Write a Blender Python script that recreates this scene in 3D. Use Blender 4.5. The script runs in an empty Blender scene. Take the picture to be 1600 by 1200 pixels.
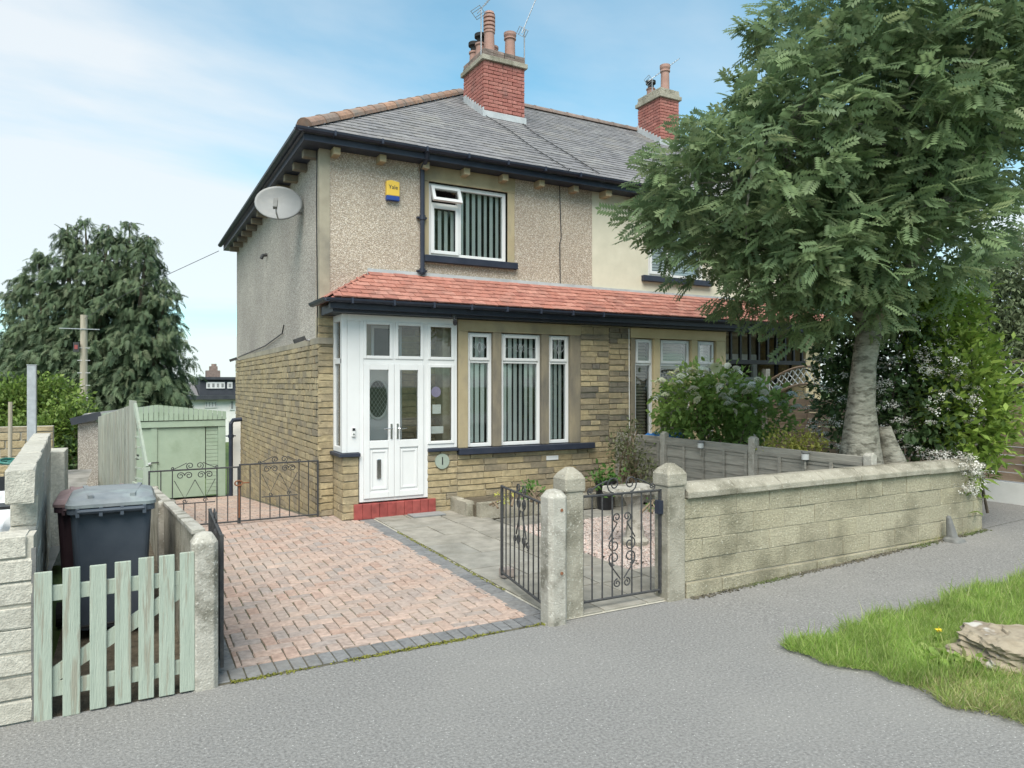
import bpy, bmesh, math, random
import numpy as np
from mathutils import Vector, Matrix
random.seed(7); rng = np.random.default_rng(7)
SC = bpy.context.scene; COL = SC.collection
R = math.radians

# ---------------------------------------------------------------- camera
CAMZ = 1.95; YAW = R(28.5); SN, CS = math.sin(YAW), math.cos(YAW); FPX = 1109.0
cam_d = bpy.data.cameras.new('camera'); cam = bpy.data.objects.new('camera', cam_d); COL.objects.link(cam)
cam.location = (0, 0, CAMZ); cam.rotation_euler = (R(90), 0, -YAW)
cam_d.sensor_width = 36; cam_d.lens = 36*FPX/1600; cam_d.clip_end = 2000; cam_d.clip_start = .05
SC.camera = cam

# ---------------------------------------------------------------- sky + sun
SUN_EL, SUN_AZ = 54, 212          # azimuth clockwise from +Y
w = bpy.data.worlds.new('World'); SC.world = w; w.use_nodes = True
nt = w.node_tree; nt.nodes.clear(); L = nt.links.new
def wn(t, **k):
    n = nt.nodes.new(t)
    for a, b in k.items(): setattr(n, a, b)
    return n
out = wn('ShaderNodeOutputWorld'); bg = wn('ShaderNodeBackground'); L(bg.outputs[0], out.inputs[0])
sky = wn('ShaderNodeTexSky', sky_type='NISHITA', sun_disc=False, sun_elevation=R(SUN_EL), sun_rotation=R(SUN_AZ), altitude=100, air_density=1.0, dust_density=.6, ozone_density=2.2)
mul = wn('ShaderNodeVectorMath', operation='SCALE'); mul.inputs['Scale'].default_value = .066
tint = wn('ShaderNodeVectorMath', operation='MULTIPLY'); L(sky.outputs[0], tint.inputs[0]); tint.inputs[1].default_value = (.60, 1.04, .92); L(tint.outputs[0], mul.inputs[0])
tc = wn('ShaderNodeTexCoord'); sep = wn('ShaderNodeSeparateXYZ'); L(tc.outputs['Generated'], sep.inputs[0])
def wm(op, a, b=None):
    n = wn('ShaderNodeMath', operation=op)
    for i, q in enumerate((a, b)):
        if q is None: continue
        if isinstance(q, (int, float)): n.inputs[i].default_value = q
        else: L(q, n.inputs[i])
    return n.outputs[0]
zz = wm('ADD', wm('MAXIMUM', sep.outputs[2], 0.0), .16)
cmb = wn('ShaderNodeCombineXYZ'); L(wm('DIVIDE', sep.outputs[0], zz), cmb.inputs[0]); L(wm('DIVIDE', sep.outputs[1], zz), cmb.inputs[1])
mp = wn('ShaderNodeMapping'); L(cmb.outputs[0], mp.inputs[0]); mp.inputs['Location'].default_value = (-3.17, -6.28, 0); mp.inputs['Rotation'].default_value = (0, 0, R(25)); mp.inputs['Scale'].default_value = (.55, .95, 1)
nz = wn('ShaderNodeTexNoise'); L(mp.outputs[0], nz.inputs['Vector']); nz.inputs['Scale'].default_value = .62; nz.inputs['Detail'].default_value = 9; nz.inputs['Roughness'].default_value = .52; nz.inputs['Distortion'].default_value = .35
rp = wn('ShaderNodeValToRGB'); L(nz.outputs['Fac'], rp.inputs[0]); rp.color_ramp.elements[0].position = .42; rp.color_ramp.elements[1].position = .62
hz = wm('POWER', wm('SUBTRACT', 1.0, wm('MINIMUM', wm('MAXIMUM', sep.outputs[2], 0.0), 1.0)), 5.0)   # thicker cloud towards the horizon
fac = wm('MINIMUM', wm('ADD', wm('MULTIPLY', rp.outputs[0], .9), wm('MULTIPLY', hz, .55)), .88)
mx = wn('ShaderNodeMix', data_type='RGBA'); L(fac, mx.inputs[0]); L(mul.outputs[0], mx.inputs[6]); mx.inputs[7].default_value = (.248, .258, .266, 1)
L(mx.outputs[2], bg.inputs[0]); bg.inputs[1].default_value = 1.0
sd = bpy.data.lights.new('sun', 'SUN'); sd.energy = 1.5; sd.angle = R(45); sd.color = (1, .95, .87)
sun = bpy.data.objects.new('sun', sd); COL.objects.link(sun)
az = R(SUN_AZ); to_sun = Vector((math.sin(az)*math.cos(R(SUN_EL)), math.cos(az)*math.cos(R(SUN_EL)), math.sin(R(SUN_EL))))
sun.rotation_euler = to_sun.to_track_quat('Z', 'Y').to_euler()
SC.view_settings.view_transform = 'Standard'; SC.view_settings.look = 'None'; SC.view_settings.exposure = 1.9; SC.view_settings.gamma = 1

# ---------------------------------------------------------------- materials
def mat(name, cols, scale=6, detail=6, rough=.85, bump=0, bscale=40, rnd=None, rndamt=1.0, stain=None, speck=None, metallic=0, trans=0, attr=False, aniso=None, spec=.3):
    m = bpy.data.materials.new(name); m.use_nodes = True; t = m.node_tree; N = t.nodes; K = t.links.new
    b = N['Principled BSDF']; b.inputs['Roughness'].default_value = rough; b.inputs['Metallic'].default_value = metallic
    b.inputs['Specular IOR Level'].default_value = spec
    geo = N.new('ShaderNodeNewGeometry'); pos = geo.outputs['Position']
    if aniso:
        mpn = N.new('ShaderNodeMapping'); K(pos, mpn.inputs[0]); mpn.inputs['Scale'].default_value = aniso; pos2 = mpn.outputs[0]
    else: pos2 = pos
    def ramp(src, cs, lo=.3, hi=.7):
        r = N.new('ShaderNodeValToRGB'); K(src, r.inputs[0]); e = r.color_ramp.elements
        while len(e) < len(cs): e.new(.5)
        for i, c in enumerate(cs):
            e[i].position = lo+(hi-lo)*i/max(1, len(cs)-1); e[i].color = (*c, 1)
        return r.outputs[0]
    def noise(sc, det=detail, v=None, ro=.6):
        n = N.new('ShaderNodeTexNoise'); K(v or pos2, n.inputs['Vector']); n.inputs['Scale'].default_value = sc; n.inputs['Detail'].default_value = det; n.inputs['Roughness'].default_value = ro
        return n.outputs['Fac']
    def mixc(f, a, c, mode='MIX'):
        x = N.new('ShaderNodeMix'); x.data_type = 'RGBA'; x.blend_type = mode
        for i, q in ((0, f), (6, a), (7, c)):
            if isinstance(q, (int, float)): x.inputs[i].default_value = q
            elif isinstance(q, tuple): x.inputs[i].default_value = (*q, 1)
            else: K(q, x.inputs[i])
        return x.outputs[2]
    c = ramp(noise(scale), cols)
    if rnd:
        if attr:
            a = N.new('ShaderNodeAttribute'); a.attribute_name = 'rnd'; f = a.outputs['Fac']
        else:
            oi = N.new('ShaderNodeObjectInfo'); ad = N.new('ShaderNodeMath'); ad.operation = 'ADD'; K(oi.outputs['Random'], ad.inputs[0]); K(geo.outputs['Random Per Island'], ad.inputs[1])
            fr = N.new('ShaderNodeMath'); fr.operation = 'FRACT'; K(ad.outputs[0], fr.inputs[0]); f = fr.outputs[0]
        rc = ramp(f, rnd, 0, 1)
        c = mixc(rndamt, c, rc) if rndamt < 1 else mixc(1.0, ramp(noise(scale), [(.72,)*3, (1.18,)*3]), rc, 'MULTIPLY')
    if stain:
        col, sc, lo, hi, amt = stain
        c = mixc(ramp(noise(sc, 7), [(0,)*3, (amt,)*3], lo, hi), c, col)
    if speck:
        col, sc, lo, hi, amt = speck
        c = mixc(ramp(noise(sc, 2), [(0,)*3, (amt,)*3], lo, hi), c, col)
    K(c, b.inputs['Base Color'])
    if bump:
        bp = N.new('ShaderNodeBump'); bp.inputs['Strength'].default_value = bump; bp.inputs['Distance'].default_value = .02
        K(noise(bscale, 4), bp.inputs['Height']); K(bp.outputs[0], b.inputs['Normal'])
    if trans:
        tr = N.new('ShaderNodeBsdfTranslucent'); K(c, tr.inputs[0]); ms = N.new('ShaderNodeMixShader'); ms.inputs[0].default_value = trans
        K(b.outputs[0], ms.inputs[1]); K(tr.outputs[0], ms.inputs[2]); K(ms.outputs[0], N['Material Output'].inputs[0])
    return m
def glassmat(name, tint=(1, 1, 1), refl=.5):
    m = bpy.data.materials.new(name); m.use_nodes = True; t = m.node_tree; N = t.nodes; K = t.links.new; N.remove(N['Principled BSDF'])
    tr = N.new('ShaderNodeBsdfTransparent'); tr.inputs[0].default_value = (*tint, 1); gl = N.new('ShaderNodeBsdfGlossy'); gl.inputs['Roughness'].default_value = .02
    lw = N.new('ShaderNodeFresnel'); lw.inputs[0].default_value = 1.45; mt = N.new('ShaderNodeMath'); mt.operation = 'MULTIPLY_ADD'; mt.inputs[1].default_value = refl*2; mt.inputs[2].default_value = .03; K(lw.outputs[0], mt.inputs[0])
    ms = N.new('ShaderNodeMixShader'); K(mt.outputs[0], ms.inputs[0]); K(tr.outputs[0], ms.inputs[1]); K(gl.outputs[0], ms.inputs[2]); K(ms.outputs[0], N['Material Output'].inputs[0])
    return m
def dash(name, cs, gap):
    m = mat(name, [cs[0], cs[1]]); t = m.node_tree; N = t.nodes; K = t.links.new; b = N['Principled BSDF']
    geo = N.new('ShaderNodeNewGeometry')
    v = N.new('ShaderNodeTexVoronoi'); v.inputs['Scale'].default_value = 70; K(geo.outputs['Position'], v.inputs['Vector'])
    sx = N.new('ShaderNodeSeparateColor'); K(v.outputs['Color'], sx.inputs[0])
    r = N.new('ShaderNodeValToRGB'); e = r.color_ramp.elements; K(sx.outputs[0], r.inputs[0])
    while len(e) < len(cs): e.new(.5)
    for i, c in enumerate(cs): e[i].position = i/(len(cs)-1); e[i].color = (*c, 1)
    r.color_ramp.interpolation = 'CONSTANT'
    n = N.new('ShaderNodeTexNoise'); n.inputs['Scale'].default_value = .9; n.inputs['Detail'].default_value = 8; K(geo.outputs['Position'], n.inputs['Vector'])
    r2 = N.new('ShaderNodeValToRGB'); K(n.outputs['Fac'], r2.inputs[0]); r2.color_ramp.elements[0].position = .3; r2.color_ramp.elements[0].color = (.74, .72, .7, 1); r2.color_ramp.elements[1].position = .68; r2.color_ramp.elements[1].color = (1.08, 1.06, 1.02, 1)
    x = N.new('ShaderNodeMix'); x.data_type = 'RGBA'; x.blend_type = 'MULTIPLY'; x.inputs[0].default_value = 1; K(r.outputs[0], x.inputs[6]); K(r2.outputs[0], x.inputs[7])
    dm = N.new('ShaderNodeValToRGB'); K(v.outputs['Distance'], dm.inputs[0]); dm.color_ramp.elements[0].position = .35; dm.color_ramp.elements[0].color = (0, 0, 0, 1); dm.color_ramp.elements[1].position = .75; dm.color_ramp.elements[1].color = (.8, .8, .8, 1)
    x2 = N.new('ShaderNodeMix'); x2.data_type = 'RGBA'; K(dm.outputs[0], x2.inputs[0]); K(x.outputs[2], x2.inputs[6]); x2.inputs[7].default_value = (*gap, 1)
    K(x2.outputs[2], b.inputs['Base Color'])
    bp = N.new('ShaderNodeBump'); bp.inputs['Strength'].default_value = .8; bp.inputs['Distance'].default_value = .012; bp.invert = True; K(v.outputs['Distance'], bp.inputs['Height']); K(bp.outputs[0], b.inputs['Normal'])
    return m
M = {}
M['asphalt'] = mat('asphalt', [(.135, .131, .125), (.285, .277, .264)], 55, 4, .9, .6, 70, stain=((.275, .265, .245), .55, .45, .72, .5), speck=((.56, .55, .52), 64, .655, .70, .75))
M['kerb'] = mat('kerbstone', [(.22, .22, .21), (.32, .31, .3)], 9, 6, .9, .3, 90)
M['soil'] = mat('soil', [(.06, .05, .035), (.14, .115, .08)], 12, 8, .95, .6, 60, speck=((.25, .22, .17), 60, .62, .7, .6))
M['field'] = mat('grassland', [(.05, .085, .022), (.1, .14, .04)], 1.5, 8, .95, .5, 30)
M['concrete_floor'] = mat('concrete_floor', [(.2, .19, .17), (.3, .28, .25)], 3, 8, .9, .3, 90, stain=((.1, .095, .075), 1.6, .5, .65, .7))
M['slab'] = mat('slab', [(.19, .18, .155), (.27, .255, .22)], 5, 8, .9, .35, 110, rnd=[(.25, .235, .2), (.30, .28, .24), (.265, .255, .225)], stain=((.16, .15, .12), 2.2, .5, .7, .6), speck=((.36, .34, .3), 70, .62, .7, .5))
M['joint'] = mat('mortar_joint', [(.38, .36, .3), (.5, .47, .4)], 12, 6, .95, .4, 80)
M['sand'] = mat('joint_sand', [(.075, .07, .05), (.13, .115, .085)], 9, 6, .95, .4, 90, stain=((.075, .1, .03), 1.3, .5, .62, .8))
M['paver'] = mat('block_paver', [(.2, .2, .2), (.3, .3, .3)], 24, 6, .88, .3, 120, rnd=[(.36, .25, .20), (.42, .31, .255), (.33, .265, .23), (.45, .33, .27), (.31, .265, .24), (.40, .275, .22)], stain=((.46, .375, .31), .7, .47, .7, .42))
M['paver_grey'] = mat('grey_paver', [(.2, .2, .2), (.3, .3, .3)], 24, 6, .88, .3, 120, rnd=[(.15, .152, .155), (.2, .2, .2), (.17, .168, .165)], stain=((.25, .235, .21), 1.1, .5, .7, .5))
M['moss'] = mat('moss', [(.10, .115, .02), (.26, .25, .05)], 40, 5, .95, .6, 90)
M['gravel'] = mat('gravel', [(.3, .25, .22), (.5, .44, .4)], 40, 4, .85, rnd=[(.42, .32, .28), (.5, .42, .37), (.34, .27, .24), (.55, .5, .46), (.45, .3, .25)])
M['dash'] = dash('pebbledash', [(.47, .395, .315), (.60, .53, .445), (.34, .285, .225), (.70, .64, .57), (.53, .455, .37), (.40, .34, .28), (.64, .56, .47)], (.32, .27, .22))
M['dash_grey_shade'] = dash('grey_shade_pebbledash', [(.42, .385, .345), (.56, .525, .48), (.29, .265, .235), (.68, .645, .6), (.48, .44, .395), (.37, .34, .305), (.6, .555, .505)], (.27, .245, .22))  # house side: its shade put into a cooler grey; also the garage's own grey
M['render'] = mat('cream_render', [(.55, .52, .41), (.64, .6, .48)], 2, 8, .9, .15, 90, stain=((.42, .4, .31), 1.2, .52, .75, .5))
M['quoin'] = mat('smooth_render', [(.28, .25, .19), (.38, .34, .26)], 4, 8, .9, .2, 60, stain=((.16, .15, .13), 1.4, .5, .7, .6))
M['stone'] = mat('coursed_stone', [(.2, .2, .2), (.3, .3, .3)], 16, 7, .9, .55, 55, rnd=[(.40, .32, .19), (.35, .28, .165), (.44, .36, .22), (.31, .25, .16), (.41, .33, .2), (.25, .21, .15), (.385, .31, .19), (.33, .26, .15)], stain=((.17, .15, .115), 2.6, .5, .7, .55))
M['stone_dark'] = mat('sooty_stone', [(.2, .2, .2), (.3, .3, .3)], 16, 7, .9, .55, 55, rnd=[(.26, .215, .145), (.19, .165, .125), (.33, .265, .165), (.15, .135, .11), (.24, .2, .14), (.37, .295, .18)], stain=((.11, .1, .085), 3, .5, .7, .6))
M['mortar'] = mat('wall_mortar', [(.36, .31, .22), (.47, .41, .3)], 14, 6, .95, .4, 70)
M['ashlar'] = mat('dressed_stone', [(.30, .245, .15), (.42, .35, .225)], 3, 8, .88, .25, 50, stain=((.115, .105, .09), 1.5, .5, .66, .75), aniso=(1, 1, .55))
M['ashlar_soot'] = mat('sooty_dressed_stone', [(.12, .11, .095), (.3, .25, .17)], 2.2, 8, .88, .25, 50, aniso=(1.4, 1.4, .5))
M['ashlar_clean'] = mat('cleaned_dressed_stone', [(.5, .4, .235), (.6, .49, .3)], 3, 8, .88, .2, 50)
M['navy'] = mat('dark_navy_paint', [(.02, .026, .042), (.035, .041, .06)], 5, 6, .42, .1, 30)
M['black'] = mat('black_gloss', [(.012, .012, .014), (.024, .024, .026)], 8, 4, .38)
M['upvc'] = mat('white_upvc', [(.65, .65, .645), (.70, .70, .695)], 2, 4, .38, stain=((.68, .67, .62), 2.5, .6, .85, .35))
M['glass'] = glassmat('window_glass', (.99, 1, .995), .4)
M['blind'] = mat('blind_fabric', [(.76, .82, .78), (.82, .87, .84)], 2, 3, .9, trans=.25)
M['venetian'] = mat('wooden_blind', [(.33, .29, .23), (.42, .37, .3)], 3, 3, .7)
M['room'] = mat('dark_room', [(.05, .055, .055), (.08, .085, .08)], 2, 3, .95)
M['lead'] = mat('lead', [(.33, .35, .36), (.47, .49, .5)], 4, 6, .6, .2, 20)
M['slate'] = mat('slate', [(.2, .2, .2), (.3, .3, .3)], 9, 6, .75, .25, 40, rnd=[(.15, .146, .15), (.21, .203, .206), (.172, .166, .172), (.235, .228, .224)], stain=((.255, .235, .205), 1.3, .52, .72, .5))
M['tile'] = mat('red_roof_tile', [(.2, .2, .2), (.3, .3, .3)], 14, 6, .8, .25, 60, rnd=[(.33, .135, .10), (.39, .175, .135), (.28, .115, .09), (.42, .205, .16), (.36, .15, .115)], stain=((.22, .12, .1), 2.5, .52, .7, .55))
M['ridge'] = mat('ridge_tile', [(.2, .2, .2), (.3, .3, .3)], 12, 6, .85, .3, 50, rnd=[(.31, .185, .125), (.26, .17, .13), (.36, .215, .145), (.22, .165, .135)], stain=((.18, .165, .145), 5, .5, .65, .7))
M['brick'] = mat('chimney_brick', [(.2, .2, .2), (.3, .3, .3)], 20, 6, .85, .3, 80, rnd=[(.36, .135, .11), (.31, .12, .1), (.41, .17, .14), (.34, .145, .12)], stain=((.16, .10, .09), 3, .55, .7, .5))
M['brick_soot'] = mat('sooty_brick', [(.17, .12, .1), (.27, .19, .15)], 8, 6, .9, .4, 60, rnd=[(.2, .15, .13), (.27, .2, .17), (.16, .13, .115)])
M['yellow_brick'] = mat('yellow_brick', [(.2, .2, .2), (.3, .3, .3)], 20, 6, .85, .3, 80, rnd=[(.5, .38, .2), (.55, .43, .24), (.45, .34, .18)])
M['pot'] = mat('chimney_pot_clay', [(.3, .18, .145), (.39, .24, .2)], 5, 6, .8, .2, 40, stain=((.2, .14, .12), 4, .55, .7, .5))
M['alu'] = mat('aerial_metal', [(.25, .26, .27), (.4, .41, .42)], 8, 3, .45, metallic=.6)
M['concrete'] = mat('cast_concrete', [(.33, .31, .265), (.46, .435, .38)], 7, 9, .92, .55, 75, stain=((.13, .12, .09), 3.2, .5, .63, .8), speck=((.58, .56, .5), 40, .60, .67, .7))
M['concrete_old'] = mat('old_concrete', [(.26, .24, .19), (.38, .35, .285)], 7, 9, .92, .6, 75, stain=((.135, .125, .09), 2.6, .48, .64, .8), speck=((.52, .5, .43), 60, .61, .68, .7))
M['block'] = mat('concrete_block', [(.17, .17, .17), (.33, .33, .33)], 42, 8, .92, .8, 60, rnd=[(.40, .36, .25), (.35, .315, .225), (.43, .39, .28), (.33, .3, .215), (.38, .345, .245)], stain=((.17, .155, .105), 2.1, .47, .68, .8), speck=((.62, .58, .47), 45, .64, .7, .6))
M['block_light'] = mat('pale_block', [(.2, .2, .2), (.3, .3, .3)], 30, 8, .92, .6, 85, rnd=[(.47, .45, .385), (.52, .49, .42), (.43, .41, .35)], stain=((.27, .25, .2), 2, .5, .7, .6), speck=((.3, .28, .24), 70, .62, .7, .5))
M['iron'] = mat('wrought_iron', [(.03, .032, .036), (.07, .068, .066)], 30, 4, .6, stain=((.13, .075, .05), 9, .62, .75, .6))
M['rust'] = mat('rusty_iron', [(.17, .07, .035), (.26, .115, .06)], 30, 5, .85, .3, 80)
M['galv'] = mat('galvanised_steel', [(.33, .34, .35), (.45, .46, .47)], 14, 4, .5, metallic=.4)
M['greenwood'] = mat('pale_green_paint', [(.325, .37, .305), (.385, .43, .355)], 3, 6, .78, .5, 14, stain=((.27, .245, .19), 2.2, .56, .62, .75), aniso=(11, 11, .7))
M['greenwood2'] = mat('faded_green_wood', [(.33, .385, .29), (.42, .47, .36)], 5, 6, .8, .3, 40, rnd=[(.285, .30, .25), (.34, .35, .295), (.26, .27, .23), (.31, .315, .27)], stain=((.29, .265, .21), 3, .52, .68, .6), aniso=(2, 2, .4))
M['garage'] = mat('garage_green_paint', [(.285, .36, .275), (.33, .41, .315)], 4, 7, .7, .25, 50, stain=((.21, .275, .19), 2.2, .55, .75, .5))
M['greyfence'] = mat('weathered_board', [(.23, .215, .18), (.33, .305, .26)], 6, 8, .88, .4, 40, rnd=[(.30, .285, .245), (.26, .245, .21), (.33, .31, .265)], stain=((.36, .335, .285), 4, .5, .66, .5), aniso=(1, .5, 5))
M['brownfence'] = mat('brown_fence_board', [(.2, .2, .2), (.3, .3, .3)], 6, 8, .85, .35, 40, rnd=[(.37, .27, .2), (.33, .24, .175), (.41, .305, .225)], aniso=(1, .6, 5))
M['bin'] = mat('dark_bin_plastic', [(.058, .072, .092), (.08, .096, .118)], 5, 5, .5, .1, 150, stain=((.105, .11, .115), 3, .56, .8, .35))
M['bin_lid'] = mat('weathered_bin_lid', [(.14, .155, .165), (.24, .255, .26)], 5, 6, .42, .1, 120, stain=((.30, .36, .345), 4, .5, .68, .6))
M['bin_brown'] = mat('maroon_bin_plastic', [(.065, .038, .048), (.095, .06, .066)], 5, 5, .55)
M['bin_brown_lid'] = mat('faded_maroon_lid', [(.20, .135, .13), (.29, .205, .195)], 5, 5, .6)
M['rubber'] = mat('rubber', [(.02, .02, .02), (.035, .035, .035)], 9, 3, .8)
M['bark'] = mat('rowan_bark', [(.2, .185, .145), (.4, .375, .31)], 9, 9, .88, .8, 26, stain=((.09, .082, .062), 7, .5, .62, .8), aniso=(1, 1, 2.6))
M['bark_dark'] = mat('dark_bark', [(.07, .055, .04), (.14, .115, .085)], 9, 8, .92, .6, 40)
M['pole'] = mat('weathered_pole', [(.30, .265, .2), (.42, .375, .3)], 6, 7, .9, .4, 40, aniso=(3, 3, .3))
LR = lambda n, cs, tr=.35, ro=.5: mat(n, cs[:2], 3, 2, ro, rnd=cs, attr=True, trans=tr)
M['rowan'] = LR('rowan_leaf', [(.14, .205, .105), (.185, .26, .125), (.23, .315, .15), (.165, .235, .12), (.3, .36, .18)], .45)
M['conifer'] = LR('conifer_spray', [(.08, .125, .07), (.115, .165, .085), (.145, .19, .1), (.095, .14, .08), (.185, .21, .12)], .3, .7)
M['bush'] = LR('bush_leaf', [(.13, .2, .04), (.19, .275, .055), (.1, .165, .04), (.24, .31, .075)])
M['hydrangea'] = LR('hydrangea_leaf', [(.2, .31, .08), (.26, .38, .1), (.31, .43, .12), (.22, .33, .085)], .45)
M['lime'] = LR('lime_leaf', [(.19, .29, .05), (.25, .35, .065), (.30, .40, .085), (.16, .25, .05)], .4)
M['deutzia'] = LR('deutzia_leaf', [(.07, .12, .05), (.1, .16, .06), (.085, .14, .055), (.14, .2, .08)])
M['golden'] = LR('golden_leaf', [(.5, .47, .1), (.58, .54, .16), (.4, .41, .09), (.32, .35, .08)])
M['herb'] = LR('herb_leaf', [(.08, .18, .04), (.12, .24, .055), (.1, .21, .045)])
M['olive'] = LR('dry_olive_leaf', [(.15, .17, .075), (.2, .215, .105), (.115, .14, .06), (.24, .235, .13)])
M['dry'] = LR('dry_stem', [(.23, .175, .12), (.31, .24, .17), (.16, .12, .085)], .1, .9)
M['paletree'] = LR('pale_tree_leaf', [(.15, .19, .10), (.2, .24, .13), (.12, .155, .08)])
M['petal'] = LR('white_petal', [(.72, .70, .64), (.8, .78, .73), (.68, .62, .57)], .25, .7)
M['floret'] = LR('hydrangea_floret', [(.74, .76, .46), (.84, .82, .68), (.78, .79, .74), (.78, .77, .42)], .25, .7)
M['thatch'] = mat('grass_thatch', [(.13, .2, .045), (.24, .3, .1)], 14, 8, .95, .7, 50, stain=((.3, .27, .14), 2.5, .55, .7, .6))
M['grass'] = LR('grass_blade', [(.25, .37, .075), (.32, .45, .1), (.21, .33, .07), (.37, .48, .14), (.45, .45, .21)], .45, .55)
M['strawgrass'] = LR('dry_grass', [(.42, .38, .19), (.34, .34, .13), (.24, .3, .09), (.48, .43, .25)], .3, .7)
M['yellow'] = mat('yellow_petal', [(.75, .55, .03), (.8, .6, .05)], 9, 2, .6)
M['alarm_y'] = mat('alarm_yellow', [(.70, .45, .06), (.75, .5, .08)], 3, 2, .4)
M['alarm_b'] = mat('alarm_blue', [(.02, .055, .24), (.03, .07, .28)], 3, 2, .35)
M['dish'] = mat('dish_grey', [(.21, .215, .215), (.26, .265, .265)], 3, 5, .6, stain=((.34, .33, .3), 5, .5, .7, .4))
M['red_step'] = mat('red_step_tile', [(.2, .2, .2), (.3, .3, .3)], 9, 4, .3, rnd=[(.29, .06, .055), (.33, .08, .07), (.26, .055, .05)], spec=.5)
M['chrome'] = mat('chrome', [(.5, .5, .5), (.6, .6, .6)], 3, 2, .2, metallic=1)
M['plaque'] = mat('green_slate_plaque', [(.25, .3, .25), (.33, .37, .31)], 9, 5, .7)
M['purple'] = mat('purple_print', [(.42, .32, .5), (.5, .4, .57)], 9, 3, .7)
M['paper'] = mat('paper', [(.72, .71, .66), (.8, .79, .74)], 9, 3, .8)
M['rock'] = mat('pale_rock', [(.24, .195, .135), (.40, .345, .265)], 5, 9, .9, .7, 14, stain=((.15, .115, .08), 5, .48, .62, .75), speck=((.62, .6, .56), 5, .62, .68, .6))
M['tarp'] = mat('blue_tarp', [(.03, .15, .42), (.06, .25, .6)], 14, 4, .4)
M['sheet'] = mat('white_plastic_sheet', [(.6, .61, .61), (.76, .77, .77)], 5, 5, .4)
M['hose'] = mat('green_hose', [(.02, .12, .1), (.04, .17, .14)], 9, 3, .5)
M['white'] = mat('white_paint', [(.72, .71, .68), (.8, .79, .76)], 3, 5, .6, stain=((.55, .53, .48), 2, .55, .75, .4))
M['dormer'] = mat('dark_dormer_cladding', [(.035, .04, .05), (.055, .06, .07)], 3, 4, .7)
M['solar'] = mat('solar_lamp_body', [(.5, .5, .48), (.6, .6, .58)], 9, 3, .4)
M['cone'] = mat('weathered_grey_cone', [(.13, .13, .125), (.2, .2, .19)], 9, 5, .85, .3, 50)

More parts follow.
